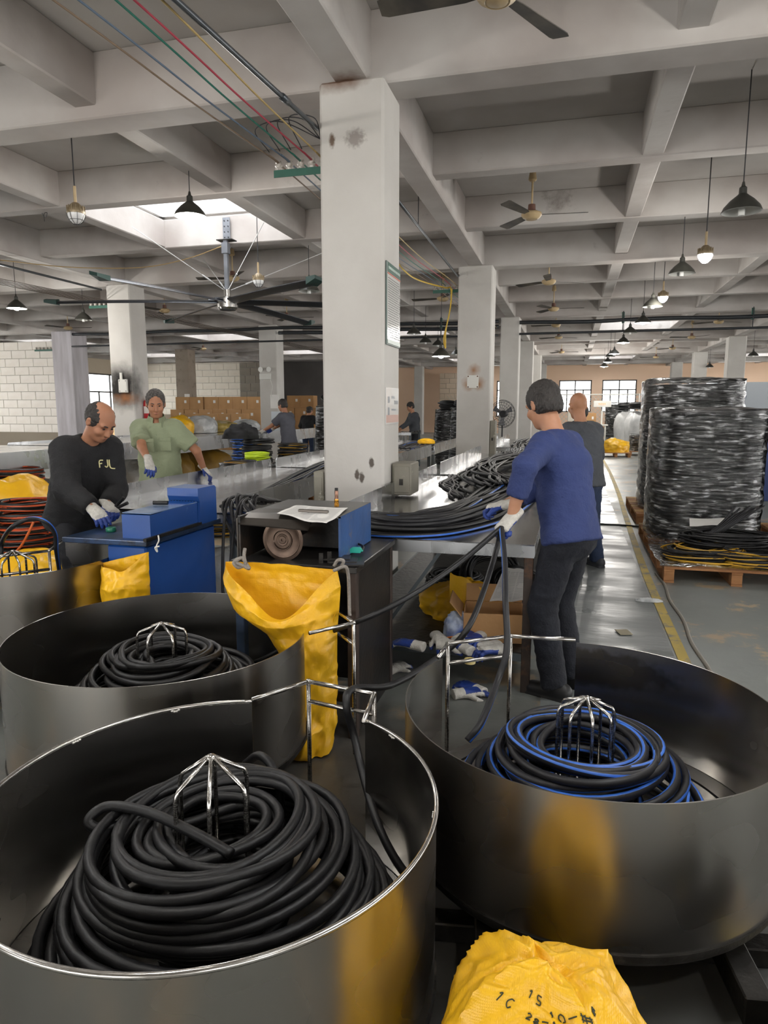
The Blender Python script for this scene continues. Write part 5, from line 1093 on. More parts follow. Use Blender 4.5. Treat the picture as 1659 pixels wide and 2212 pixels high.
# lamps
M_shade = mat('dark_enamel_shade', '#33332f', .35, n2='#44433d', nscale=10); M_shadein = mat('shade_inside', '#b9b9b4', .5)
M_bulb_on = mat('lit_bulb', '#ffffff', .4, emit=(1, .96, .9), estr=40); M_bulb_off = mat('unlit_bulb', '#d9d9d6', .25)
def make_lamp(on):
    l = empty('pendant_lamp', (0, 0, 0), 0, 'x', 'lamp', 'bell pendant lamps'); b = MB()
    prof = [(.022, .20), (.032, .19), (.034, .14), (.05, .125), (.10, .085), (.15, .03), (.165, -.005), (.168, -.01)]
    b.lathe(prof, n=28, mi=0); b.lathe([(r - .004, z - .002) for r, z in prof][::-1], n=28, mi=1); b.build('shade', [M_shade, M_shadein], l, smooth=AS)
    MB().cyl((0, 0, .19), (0, 0, .24), .02, .01, 10).build('socket', M_shade, l, smooth=AS)
    MB().cyl((0, 0, .12), (0, 0, 1.0), .005, n=6).build('cord', M_wire, l)
    if on:
        MB().sphere((0, 0, .005), (.06, .06, .05), 16, 10).build('bulb', M_bulb_on, l, smooth=True)
    else: MB().cyl((0, 0, -.045), (0, 0, .1), .027, .03, 14).build('bulb', M_bulb_off, l, smooth=AS)
    return l
def make_bulb(on):
    l = empty('cage_lamp', (0, 0, 0), 0, 'x', 'lamp', 'caged bulkhead lamps')
    MB().lathe([(0, .13), (.03, .13), (.05, .11), (.075, .08), (.085, .045), (.08, .03), (0, .03)][::-1], n=20).build('housing', mat('bronze_housing', '#8b7c63', .45, .4), l, smooth=AS)
    for k in range(14):
        a = 2 * PI * k / 14; MB().box((.078 * math.cos(a), .078 * math.sin(a), .07), (.012, .004, .06), rz=a).build('cooling_fin', mat('bronze_housing', '#8b7c63', .45), l)
    MB().lathe([(0, -.06), (.03, -.055), (.06, -.025), (.075, .01), (.078, .032)], n=20).build('globe', M_bulb_on if on else mat('clear_globe', '#dcdcdc', .15), l, smooth=True)
    g = MB()
    for k in range(8): a = 2 * PI * k / 8; g.tube([(math.cos(a) * r * 1.07, math.sin(a) * r * 1.07, z) for r, z in [(0.002, -.066), (.03, -.06), (.06, -.029), (.077, .01), (.08, .034)]], .0022, 5)
    g.tube([(math.cos(a) * .066, math.sin(a) * .066, -.026) for a in np.linspace(0, 2 * PI, 24, endpoint=False)], .0022, 5, closed=True); g.build('guard', M_wire, l)
    MB().cyl((0, 0, .13), (0, 0, .28), .014, n=8).build('stem', M_cream, l, smooth=AS); MB().cyl((0, 0, .12), (0, 0, 1.0), .006, n=6).build('cord', M_wire, l)
    return l
protos = {}
def put_lamp(kind, x, y, z, l, w=28):
    if kind not in protos: o = protos[kind] = (make_lamp(kind[1] == '1') if kind[0] == 'b' else make_bulb(kind[1] == '1'))
    else: o = copy_tree(protos[kind])
    o.location = (x, y, z); o['label'] = l
    for c in o.children:
        if c.name.startswith('cord'): c.scale = (1, 1, max(.3, 4.46 - z))
    if kind[1] == '1':
        d = bpy.data.lights.new('bulb_light', 'POINT'); d.energy = w; d.color = (1, .96, .9); d.shadow_soft_size = .07; q = bpy.data.objects.new('bulb_light', d); COL.objects.link(q); q.location = (x, y, z - .12)
put_lamp('b1', -3.99, 6.98, 3.60, 'lit bell lamp hanging below the skylight')
put_lamp('b1', -9.7, 10.76, 3.35, 'lit bell lamp at the far left edge', 60); put_lamp('b0', -9.66, 12.5, 3.35, 'unlit bell lamp left of the burnt column'); put_lamp('b0', -4.0, 10.5, 3.37, 'unlit bell lamp behind the right blade of the big fan')
put_lamp('b0', 1.39, 7.06, 3.30, 'large unlit bell lamp nearest the right edge'); put_lamp('c1', 1.41, 8.92, 3.27, 'lit caged lamp below the second cross beam'); put_lamp('b0', 1.34, 10.2, 3.33, 'unlit bell lamp behind the lit caged lamp')
put_lamp('c1', 1.41, 12.76, 3.37, 'lit caged lamp of the second pair over the walkway'); put_lamp('b0', 1.29, 13.1, 3.3, 'unlit bell lamp beside the second lit caged lamp'); put_lamp('b1', 1.38, 15.8, 3.33, 'lit bell lamp in front of the black pipes')
put_lamp('b0', 1.33, 18.5, 3.4, 'unlit bell lamp just beyond the black pipes')
for y, l in ((20.3, 'first'), (24.4, 'second'), (28.7, 'third'), (31.8, 'fourth')): put_lamp('b1', 1.3, y, 3.32, l + ' small lit lamp of the far row counted from the pipes', 28 if y < 26 else 110)
put_lamp('b0', 1.26, 26.1, 3.35, 'small unlit lamp within the far lit row')
for x, y, l in ((-3.64, 16.4, 'left most'), (-3.83, 18.7, 'second'), (-3.66, 19.6, 'third'), (-3.7, 23.0, 'last')): put_lamp('b0', x, y, 3.3, l + ' unlit bell lamp seen between the two big columns')
put_lamp('b1', -2.35, 12.9, 2.52, 'lit bell lamp on the hanging yellow cable')
for x, y, l in ((5.84, 26.2, 'nearer'), (5.7, 33.1, 'farther')): put_lamp('b0', x, y, 3.3, l + ' unlit bell lamp beside the right column row')
for x, y, l in ((1.38, 3.3, 'added lit bell lamp in line with the walkway row just above the frame'), (1.38, -.3, 'added lit bell lamp behind the camera on the right'), (-3.95, 3.0, 'added lit bell lamp above the machines out of the frame'), (-3.95, -.6, 'added lit bell lamp behind the camera on the left'), (-1.2, 1.2, 'added lit bell lamp over the drums out of the frame')): put_lamp('b1', x, y, 3.5, l, 26)  # unseen lamps added for top light on the drums and machines
put_lamp('c0', -4.6, 5.94, 3.36, 'unlit caged lamp hanging at the upper left'); put_lamp('c0', -4.36, 9.44, 3.33, 'unlit caged lamp behind the big fan rod')
# big industrial fan
hv = empty('industrial_fan', (-5.10, 9.92, 0), 0, 'large industrial ceiling fan with long dark blades', 'fan')
M_fsteel = mat('grey_fan_steel', '#7d8086', .4, .6, n2='#5d6066', nscale=10); M_fbl = mat('dark_airfoil', '#34363a', .3, .5); M_wing = mat('green_winglet', '#1f3b36', .5)
MB().box((-.03, .10, 4.24), (.12, .014, .34), bev=.003).build('mount_plate', M_fsteel, hv)
for z in (4.12, 4.2, 4.28, 4.36):
    for x in (-.06, 0): MB().cyl((x, .085, z), (x, .095, z), .01, n=8).build('bolt', M_wire, hv)
MB().box((0, .03, 4.06), (.26, .16, .012)).build('top_flange', M_dirtysteel, hv)
MB().box((0, 0, 3.70), (.06, .06, .72), bev=.006).build('down_rod', M_fsteel, hv); MB().box((0, 0, 3.94), (.10, .10, .16), bev=.006).build('rod_bracket', M_fsteel, hv)
MB().lathe([(0, 3.05), (.13, 3.05), (.155, 3.075), (.155, 3.20), (.12, 3.225), (.05, 3.24), (.05, 3.34), (0, 3.34)], n=28).build('hub', M_tube, hv, smooth=AS)
MB().lathe([(0, 3.048), (.12, 3.048), (.12, 3.04), (.0, 3.04)], n=28).build('hub_cover', M_wire, hv, smooth=AS)
A0 = math.radians(262)
for k in range(6):
    a = A0 + 2 * PI * k / 6; R = Matrix.Rotation(a, 3, 'Z'); b = MB(); n = 12
    def bl(u, v):
        r = .15 + 2.35 * u; t = 2 * PI * v; w = .085 - .015 * u; x = math.cos(t) * w; zz = math.sin(t) * .014 + .03 * (x / w) * -1; zz -= .05 * u * u
        return R @ Vector((r, x, 3.16 + zz))
    b.grid(bl, 10, 12); bo = b.build('blade', M_fbl, hv, smooth=True)
    MB().add([R @ Vector(q) for q in ((2.46, -.09, 3.08), (2.64, -.07, 3.13), (2.64, .05, 3.10), (2.46, .08, 3.07), (2.46, -.09, 3.17), (2.64, -.07, 3.17), (2.64, .05, 3.14), (2.46, .08, 3.13))], [(0, 1, 2, 3), (4, 5, 6, 7), (0, 1, 5, 4), (1, 2, 6, 5), (2, 3, 7, 6), (3, 0, 4, 7)]).build('winglet', M_wing, bo)
    MB().box(tuple(R @ Vector((.2, 0, 3.185))), (.16, .07, .02), rz=a).build('blade_bracket', M_fsteel, hv)
M_cable = mat('steel_cable', '#cfcfcf', .35, .6)
for (px, py, zt) in ((285, 490, 4.05), (570, 480, 4.05), (700, 545, 4.0), (440, 560, 4.0)):
    q = P(px, py, Z=zt) - np.array([-5.10, 9.92, 0]); c0 = np.array([0, 0, 3.34]) + U(q * (1, 1, 0)) * .06; m_ = c0 * .75 + q * .25
    g = MB().tube([q, (q + m_) / 2, m_, c0], .006, 5); g.tube([m_ + (0, 0, .0), m_ * .6 + c0 * .4], .013, 6); g.build('guy_wire', M_cable, hv)
# power lines on insulators
M_gpaint = mat('green_bracket_paint', '#235c4c', .5, n2='#1a4238', nscale=12); M_porc = mat('brown_white_porcelain', '#cfcac2', .3, n2='#5a4a40', nscale=40, namt=.7)
def bracket(label, x0, x1, y, z, n=5):
    b = empty('insulator_bracket', ((x0 + x1) / 2, y, z), 0, label, 'bracket', 'insulator brackets'); L = x1 - x0
    MB().box((0, 0, -.05), (L, .05, .006)).build('angle_flange', M_gpaint, b); MB().box((0, -.025, -.075), (L, .006, .055)).build('angle_web', M_gpaint, b)
    for k in range(n):
        x = -L / 2 + L * (k + .35) / n
        MB().lathe([(0, -.045), (.026, -.045), (.03, -.03), (.022, -.022), (.03, -.012), (.03, -.002), (.02, .004), (.026, .014), (.024, .026), (0, .03)], c=(x, 0, 0), n=14).build('insulator', M_porc, b, smooth=AS)
    return b
bracket('green insulator bracket on the left face of the middle column', -2.37, -1.9, 5.5, 3.50); bracket('green insulator bracket on the left face of the second column', -2.42, -1.94, 12.45, 3.66); bracket('green insulator bracket on the burnt column', -9.42, -8.91, 12.4, 3.64)
bracket('insulator bracket above the white block wall', -17.1, -16.4, 19.63, 3.5)
WC = [('#7d6a58', 'brown'), ('#5b6a7c', 'slate blue'), ('#1f6a5a', 'green'), ('#a8394a', 'red'), ('#a8905c', 'pale yellow')]
for i, ((c, nme), tx) in enumerate(zip(WC, (115, 170, 250, 290, 350))):
    m_ = mat(nme + ' wire', c, .5); x = -2.37 + .47 * (i + .35) / 5; a = P(tx, 0, Z=3.6); a2 = a + (a - np.array([x, 5.5, 3.52])) * 1.6; e = np.array([x, 5.48, 3.515])
    mid = (a + e) / 2 + (0, 0, -.012)
    x2 = -2.42 + .48 * (i + .35) / 5
    g = MB().tube(spline([a2, a, mid, e, (x, 5.55, 3.51), ((x + x2) / 2, 9, 3.52), (x2, 12.4, 3.68), (x2, 16, 3.66), (x2, 19.4, 3.68)], 70), .0065, 6); tag(g.build('power_line', m_, smooth=True), nme + ' overhead power line running over the middle column bracket', 'wire', 'overhead power lines')
rnd = random.Random(8)
for i in range(4):
    x = -2.33 + .09 * i; tag(MB().tube(spline([(x, 5.3, 3.53), (x - .02, 5.1, 3.62 + .02 * i), (x + .14, 5.2, 3.70), (-1.92, 5.34, 3.60)], 24), .004, 5).build('jumper_wire', M_wire, smooth=True), 'thin dark jumper wire looping above the middle bracket', 'wire', 'jumper wires at the middle column')
a = P(380, 0, Z=3.6); pe = np.array([-1.93, 5.3, 3.66])
cp = MB().tube(spline([a + (a - pe) * 1.6, a, pe * .4 + a * .6, pe], 30), .017, 8); cp.tube([pe * .72 + a * .28, pe * .66 + a * .34], .024, 8)
tag(cp.build('conduit_pipe', mat('galvanised_conduit', '#5d6267', .35, .7, n2='#43474c', nscale=12), smooth=True), 'grey steel conduit running to the top of the middle column', 'pipe')
tag(MB().tube([(-1.93, 5.8, 3.86), (-1.95, 9, 3.84), (-1.96, 12.3, 3.80)], .018, 8).build('conduit_pipe', MATS['galvanised_conduit'], smooth=True), 'grey conduit between the middle and second column', 'pipe')
tag(MB().cyl((-1.95, 9, 3.84), (-1.95, 9, 4.45), .006, n=6).build('hanger_rod', M_wire), 'thin rod holding up the conduit', 'rod')
for i in range(6):
    x = -9.38 + .09 * i; tag(MB().tube(spline([(x - .05, 2, 3.6), (x, 7, 3.58), (x, 12.4, 3.66), (x, 16, 3.62), (x, 19.4, 3.66), (x, 26.4, 3.66)], 40), .007, 5).build('power_line', mat('dark_brown_wire', '#4f443c', .6), smooth=True), 'brown overhead power line past the burnt column', 'wire', 'power lines of the left aisle')
tag(MB().tube([(-8.98, 3, 3.86), (-8.98, 12.2, 3.86)], .02, 8).build('conduit_pipe', MATS['galvanised_conduit'], smooth=True), 'conduit running to the burnt column', 'pipe')
M_bpipe = mat('black_pipe', '#2a2d31', .45, n2='#1d2024', nscale=8)
def cross_pipe(label, x0, x1, y, z, r, sag=.03):
    n = 40; xs = np.linspace(x0, x1, n); b = MB().tube([(x, y, z - sag * math.sin((x - x0) * PI / 3.5) ** 2) for x in xs], r, 8); tag(b.build('pipe', M_bpipe, smooth=True), label, 'pipe', 'pipes across the hall')
cross_pipe('thick black cable bundle crossing the hall on the right', -1.4, 12, 19.2, 3.80, .05); cross_pipe('straight lower pipe crossing the hall on the right', -1.4, 12, 19.15, 3.50, .03, 0)
cross_pipe('upper cable bundle crossing the hall on the left', -15.3, -1.95, 19.2, 3.86, .045); cross_pipe('thin grey pipe crossing the hall on the left', -15.3, -1.95, 19.15, 3.48, .025, 0); cross_pipe('second cable bundle on the left', -8.3, -1.95, 19.25, 3.72, .05)
for x, l in ((1.2, 'left'), (4.2, 'right'), (-3.5, 'middle')):
    h = empty('pipe_hanger', (x, 19.2, 0), 0, l + ' green hanger carrying the crossing pipes', 'hanger'); MB().box((0, 0, 3.84), (.06, .05, .28)).build('strap', M_gpaint, h); MB().cyl((0, -.05, 3.48), (0, -.05, 4.0), .012, n=6).build('rod', M_wire, h)
M_yc = mat('yellow_cable', '#d5b13a', .5)
tag(MB().tube(spline([(-2.5, 8.5, 3.75), (-2.48, 9.6, 3.66), (-2.42, 10.8, 3.55), (-2.2, 12.3, 3.63), (-2.08, 12.3, 3.6), (-2.1, 12.3, 3.2), (-2.2, 12.35, 2.8), (-2.18, 12.4, 2.62), (-2.16, 12.3, 2.9), (-2.08, 12.28, 3.3), (-2.06, 12.28, 3.6)], 80), .012, 6).build('hanging_cable', M_yc, smooth=True), 'yellow cable looped down from the second column bracket', 'cable')
tag(MB().tube(spline([P(0, 562, Z=3.9), P(150, 577, Z=3.85), P(300, 578, Z=3.85), P(400, 560, Z=3.9), P(490, 528, Z=4.02)], 40), .008, 6).build('hanging_cable', mat('tan_cable', '#a98f62', .6), smooth=True), 'sagging tan cable leading to the big fan', 'cable')
tag(MB().tube(spline([P(88, 455, Z=4.06), P(97, 470, Z=3.98), P(102, 460, Z=4.0), P(95, 462, Z=3.99), P(96, 478, Z=3.95)], 24), .004, 5).build('loose_wire', M_wire), 'short loose black wire dangling at the upper left', 'wire')
# ------------------------------------------------------------------ on the columns
nb_ = empty('notice_board', (-1.398, 5.5, 2.37), 0, 'framed notice board with green header on the middle column', 'sign')
MB().box((.006, 0, 0), (.012, .42, .62), bev=.003).build('frame', mat('grey_green_frame', '#5f6f6a', .4), nb_); MB().box((.0135, 0, 0), (.003, .40, .60)).build('sheet', mat('glossy_white_print', '#dcdcd8', .12, coat=.6), nb_)
MB().box((.016, 0, .265), (.003, .40, .07)).build('header', mat('green_print', '#2f5f52', .3), nb_); MB().box((.016, 0, .222), (.003, .40, .01)).build('red_rule', mat('red_print', '#c0563c', .4), nb_); MB().box((.016, 0, -.285), (.003, .40, .03)).build('footer', MATS['green_print'], nb_)
tx = MB()
rnd = random.Random(4)
for k in range(26):
    z = .19 - k * .0175; y = -.18
    while y < .16: L = rnd.uniform(.03, .1); tx.box((.016, y + L / 2, z), (.002, min(L, .18 - y), .006)); y += L + .012
tx.build('text_lines', mat('grey_text', '#6e6e6c', .5), nb_)
hd = MB(); 
for k in range(12): hd.box((.0185, -.17 + k * .031, .265), (.002, .02, .02))
hd.build('header_text', mat('pale_text', '#b8c8c0', .5), nb_)
pn = empty('paper_notice', (-1.398, 5.5, 1.59), 0, 'laminated paper notice below the notice board on the middle column', 'notice')
MB().box((.002, 0, 0), (.004, .42, .29)).build('page', mat('laminated_page', '#e2e3e2', .15, coat=.5), pn); pass
for y, z, w, h in ((-.12, .05, .06, .05), (-.12, -.04, .05, .06), (.02, .07, .1, .02), (.12, .03, .12, .03), (.04, -.03, .14, .015)): MB().box((.0045, y, z), (.001, w, h)).build('picture', mat('grey_picture', '#8d9298', .4), pn)
_ = 0; MB().box((.0045, .0, -.1), (.001, .4, .06)).build('pink_band', mat('pink_band', '#c9a79c', .5), pn)
jb = empty('junction_box', (-8.62, 12.225, 2.0), 0, 'small white junction box on the soot stained column', 'electrical box'); M_jb = mat('white_box_paint', '#d9d8d2', .5)
MB().box((0, 0, 0), (.20, .05, .26), bev=.008).build('case', M_jb, jb); MB().box((0, -.027, .04), (.17, .006, .10)).build('cover', M_jb, jb)
for x in (-.07, .07):
    for z in (-.1, .1): MB().cyl((x, -.03, z), (x, -.022, z), .009, n=8).build('screw', M_wire, jb)
MB().box((-.04, .0, .19), (.05, .03, .14)).build('conduit', M_jb, jb)
pl = empty('mounting_plate', (-1.66, 12.205, 2.02), 0, 'white plate with rusty bolts on the second column', 'plate'); MB().box((0, 0, 0), (.20, .012, .22), bev=.004).build('plate', M_jb, pl)
for x in (-.08, .08):
    for z in (-.09, .09): MB().cyl((x, -.014, z), (x, -.004, z), .012, n=8).build('bolt', mat('rusty_bolt', '#5c3b24', .8), pl)
fe = empty('fire_extinguisher', (-8.32, 12.55, 1.36), 0, 'red fire extinguisher hung on the burnt column', 'extinguisher'); M_red = mat('red_enamel', '#b3202a', .3)
MB().lathe([(0, 0), (.07, 0), (.075, .01), (.075, .30), (.06, .35), (.025, .38), (.022, .41), (0, .41)], n=20).build('cylinder', M_red, fe, smooth=AS); MB().box((.02, 0, .43), (.1, .02, .03), bev=.004).build('lever', M_wire, fe)
MB().tube(spline([(.03, 0, .42), (.09, 0, .38), (.095, 0, .2), (.085, 0, .08)], 16), .01, 6).build('hose', M_wire, fe, smooth=True); MB().lathe([(.0755, .10), (.0757, .10), (.0757, .24), (.0755, .24)], n=20, a0=-2.2, a1=-.6).build('label', mat('extinguisher_label', '#d8cfc8', .5), fe)
MB().box((-.07, 0, .22), (.03, .05, .1)).build('bracket', M_wire, fe)
el = empty('emergency_light', (-8.72, 19.19, 2.58), 0, 'white twin head emergency light on a column', 'lamp'); MB().box((0, 0, -.1), (.36, .07, .18), bev=.01).build('case', M_jb, el)
for s_ in (-1, 1): MB().lathe([(0, -.05), (.03, -.05), (.075, .0), (.075, .012), (0, .012)], c=(s_ * .13, -.04, .1), n=16, rot=Matrix.Rotation(PI / 2, 3, 'X').to_3x3()).build('lamp_head', mat('frosted_head', '#e6e6e2', .3), el, smooth=AS)
MB().tube(spline([(.15, 0, -.18), (.22, -.01, -.4), (.18, -.02, -.6), (.2, -.01, -.7)], 20), .01, 5).build('cord', M_jb, el)
# ------------------------------------------------------------------ pallets and wrapped stacks on the right
M_wood = mat('pallet_wood', '#a5764c', .8, n2='#8a5c38', nscale=3, stretch=(1, 8, 4), namt=.8, bump=.2, bscale=20); M_woodl = mat('pale_pallet_plank', '#c09a68', .8, n2='#a8814f', nscale=3, stretch=(1, 8, 4), namt=.8, bump=.2, bscale=20)
def pallet(label, x0, x1, y0, y1, rz=0, n=8, group='wooden pallets'):
    p = empty('wooden_pallet', ((x0 + x1) / 2, (y0 + y1) / 2, 0), rz, label, 'pallet', group); w, l = x1 - x0, y1 - y0; rnd = random.Random(int(x0 * 100 + y0 * 10))
    for k in range(n): MB().box((rnd.uniform(-.005, .005), -l / 2 + l * (k + .5) / n, .133), (w, l / n * .86, .018), bev=.002).build('plank', M_woodl if k % 2 else M_wood, p)
    for x in (-1, 0, 1):
        MB().box((x * (w / 2 - .05), 0, .115), (.09, l, .018)).build('plank', M_wood, p)
        for y in (-1, 0, 1): MB().box((x * (w / 2 - .05), y * (l / 2 - .06), .062), (.09, .11, .088), bev=.003).build('block', M_wood, p)
        MB().box((x * (w / 2 - .05), 0, .009), (.09, l, .018)).build('plank', M_wood, p)
    return p
M_film = film_mat('stretch_film', density=.2, bump=1.0, bscale=(3, 3, 15), rough=.1)
M_filmw = film_mat('crumpled_film', tint=(.85, .86, .88), density=.45, bump=1.0, bscale=(14, 14, 14), rough=.15)
def sq_loop(rx, ry, z, n=56, e=3.2, jit=0, rnd=None):
    ph = rnd.uniform(0, 6.28) if rnd else 0; out = []
    for k in range(n):
        t = 2 * PI * k / n; c, s = math.cos(t), math.sin(t); r = (abs(c) ** e + abs(s) ** e) ** (-1 / e)
        out.append((rx * r * c + jit * math.sin(3 * t + ph), ry * r * s + jit * math.cos(2 * t + ph), z + jit * .5 * math.sin(2 * t + ph * 2)))
    return out
def wrapped_stack(label, c, rx, ry, h, zb, seed, e=3.2, dr=.02, film=True, top=True, group=None, taper=.0, name='wrapped_hose_stack', bands=()):
    s = empty(name, (c[0], c[1], 0), 0, label, 'hose stack', group); rnd = random.Random(seed); z = zb; k = 0
    while z < zb + h - .08:
        lh = rnd.uniform(.085, .12); b = MB(); nn = max(3, int(lh / (dr * 1.75))); ox, oy = rnd.uniform(-.02, .02), rnd.uniform(-.02, .02); q = rnd.uniform(.955, 1.0) * (1 - taper * (z - zb) / h)
        for i in range(nn):
            zz = z + dr + i * dr * 1.8; ins = .012 * abs(i - nn / 2) / (nn / 2)
            b.tube([(x + ox, y + oy, w) for x, y, w in sq_loop(rx * q - dr - ins - rnd.uniform(0, .012), ry * q - dr - ins - rnd.uniform(0, .012), zz, 44, e, .006, rnd)], dr, 6, closed=True, stripe=(1,) if (bands and rnd.random() < .3) else None)
        if top and z + lh * 2 > zb + h - .08:
            for i in range(6): b.tube([(x + ox, y + oy, w) for x, y, w in sq_loop(rx * q * (.95 - .13 * i), ry * q * (.95 - .13 * i), z + lh - .01, 44, e, .01, rnd)], dr, 6, closed=True)
        b.build('hose_coil', [M_rub, bands[0] if bands else M_bstripe], s, smooth=True); z += lh; k += 1
    MB().lathe([(0, zb + .01), (min(rx, ry) * .8, zb + .01), (min(rx, ry) * .8, z - .05), (0, z - .05)], n=20).build('core', M_rub, s)
    if film:
        def fn(u, v):
            t = 2 * PI * u; e2 = e; cs, sn = math.cos(t), math.sin(t); r = (abs(cs) ** e2 + abs(sn) ** e2) ** (-1 / e2)
            if v < .86: f = v / .86; m = 1.0; zz = zb - .02 + f * (h + .03)
            else: g = (v - .86) / .14; m = 1 - g * .995; zz = zb + h + .01 + .03 * math.sin(g * 2.5); f = 1
            q = (1 - taper * f) * m; p = (rx * r * cs * q, ry * r * sn * q, zz); d = .012 + .018 * max(0, ridge((p[0] * 2.2, p[1] * 2.2, p[2] * 9 + seed), 1)) + .01 * N3(p, 6)
            return (p[0] * (1 + d), p[1] * (1 + d), zz + .012 * N3((p[0] * 5 + 3, p[1] * 5, zz * 3), 1) + (.03 * N3((p[0] * 4, p[1] * 4, seed), 1) if v > .8 else 0))
        MB().grid(fn, 96, 70, closeu=True).build('stretch_film', M_film, s, smooth=True)
    return s
pallet('wooden pallet nearest the walkway carrying yellow striped hoses', .87, 2.10, 6.62, 7.78); pallet('wooden pallet under the large wrapped stack', .88, 2.10, 7.95, 9.2); pallet('wooden pallet under the rear wrapped stack', .92, 2.4, 9.95, 11.9); pallet('wooden pallet under the stack at the right edge', 2.35, 3.4, 8.4, 9.6)
wrapped_stack('tall film wrapped stack of black hose coils nearest on the right', (1.48, 8.58), .58, .60, 1.40, .145, 1)
wrapped_stack('taller film wrapped hose stack behind the nearest one', (1.66, 10.9), .64, .8, 1.80, .145, 2)
wrapped_stack('dark hose stack cut off by the right picture edge', (2.86, 9.0), .5, .55, 1.42, .145, 3, film=False)
for i, (cx, cy, sx_, sy_, z, l, sd) in enumerate(((1.30, 7.12, 1.25, .9, .16, 'black hose coil with yellow stripes lying on the front pallet', 1), (1.72, 6.98, 1.2, .8, .16, 'second yellow striped hose coil at the right end of the front pallet', 2), (1.55, 7.3, 1.35, .75, .27, 'upper black hose coil resting on the yellow striped coils', 3))):
    T = [(.22 + .03 * (k % 4), .012 + .02 * (k // 4)) for k in range(22)]; pth = coil_path((0, 0), T, 50 + sd, .03, .012, .10, 36, .05); pth[:, 0] *= sx_; pth[:, 1] *= sy_; pth[:, 2] = np.maximum(pth[:, 2], .011)
    tag(MB().tube(pth, .0105, 7, stripe=(2, 3) if i < 2 else None, twist=30 + sd).build('hose_coil', [M_rub, M_ystripe], smooth=True, loc=(cx, cy, z - .015)), l, 'hose')
for k in range(7):
    tag(MB().tube(spline([(1.35 + .02 * k, 7.30 + .01 * k, .36), (1.42 + .03 * k, 7.36, .40 + .01 * k), (1.52 + .04 * k, 7.40, .50 + .012 * k), (1.60 + .045 * k, 7.42 + .01 * k, .62 - .02 * (k % 3))], 20), .011, 7).build('hose_end', [M_rubg], smooth=True), 'cut black hose end sticking up behind the striped coils', 'hose', 'upright hose ends on the front pallet')
sheet('white sheet of paper under the hoses on the front pallet', [(1.20, 7.45, .40), (1.62, 7.55, .41), (1.6, 7.70, .46), (1.22, 7.62, .45)], 6, 4, .01, lines=False)
def film_sheet(label, x0, x1, y0, y1, z, amp, seed):
    o = MB().grid(lambda u, v: (x0 + (x1 - x0) * u + .05 * N3((u * 3, v * 3, seed), 1), y0 + (y1 - y0) * v + .05 * N3((u * 3, v * 3, seed + 5), 1), z + amp * max(0, crump((u, v, 0), 4, seed)) + .004), 40, 40).build('plastic_film', M_filmw, smooth=AS); return tag(o, label, 'film')
film_sheet('crumpled clear film spread on the front pallet', .84, 2.0, 6.66, 7.72, .143, .03, 3); film_sheet('clear film bunched at the foot of the wrapped stack', .86, 1.15, 7.72, 8.2, .143, .06, 5)
tag(MB().box((0, 0, .005), (.09, .11, .004), rz=.3).build('cardboard_scrap', mat('scrap_card', '#a39a84', .8), loc=(.42, 5.0, .006)), 'small square cardboard scrap on the walkway', 'scrap')
heap_bag('scrap of white plastic on the yellow line', (.68, 5.9, .004), .10, .03, .03, 21, M_cl, amp=.3, s=2, name='plastic_scrap', cat='scrap', nu=24, nv=12)
tag(MB().tube(spline([(.2, 9.8, .012), (.5, 9.75, .012), (.8, 9.72, .012), (1.05, 9.6, .012)], 24), .012, 6).build('floor_cable', M_rub, smooth=True), 'black strap lying across the walkway', 'strap')
# farther along the right side
pallet('far small pallet with a yellow sheet', 1.0, 1.9, 23.4, 24.4); heap_bag('folded yellow sheet lying on the far small pallet', (1.45, 23.9, .145), .42, .4, .42, 31, amp=.35, s=1.3, folds=3, name='yellow_sheet', cat='sheet')
heap_bag('white crumpled film on the far small pallet', (.95, 23.9, .145), .25, .3, .22, 33, M_cl, amp=.3, name='plastic_film', cat='film')
wrapped_stack('low dark wrapped stack beyond the far pallet', (2.45, 24.8), .5, .5, .5, .15, 5, film=True); pallet('pallet under the low dark stack', 1.9, 3.0, 24.3, 25.4)
for i, (x, y, l) in enumerate(((2.72, 29.2, 'white bulk bag nearest on the right side of the aisle'), (2.45, 31.4, 'second white bulk bag along the aisle'), (3.6, 29.0, 'white bulk bag behind the wrapped stacks'))):
    heap_bag(l, (x, y, .15), .62, .6, 1.25, 41 + i, M_wb, amp=.10, s=1.6, folds=9, pw=.28, name='bulk_bag'); pallet('pallet under the ' + l.split(' along')[0].split(' nearest')[0].split(' behind')[0] + (' in front', ' farther back', ' to the right')[i], x - .6, x + .6, y - .6, y + .6)
    coil_small('black coil on top of the ' + ('nearest', 'second', 'hidden')[i] + ' white bulk bag', (x, y, 1.5), (0, 0, i), i % 2, 2.6)
wrapped_stack('film wrapped dark stack beside the chain fence', (1.95, 32.0), .5, .5, 1.6, .15, 7); pallet('pallet beside the chain fence', 1.4, 2.5, 31.5, 32.5)
for x, y, h, l in ((3.1, 26.8, 1.3, 'dark wrapped stack between the bulk bags and the walkway'), (3.4, 20.6, 1.7, 'dark wrapped stack hidden behind the tall stacks')): wrapped_stack(l, (x, y), .55, .55, h, .0, int(x * 10))
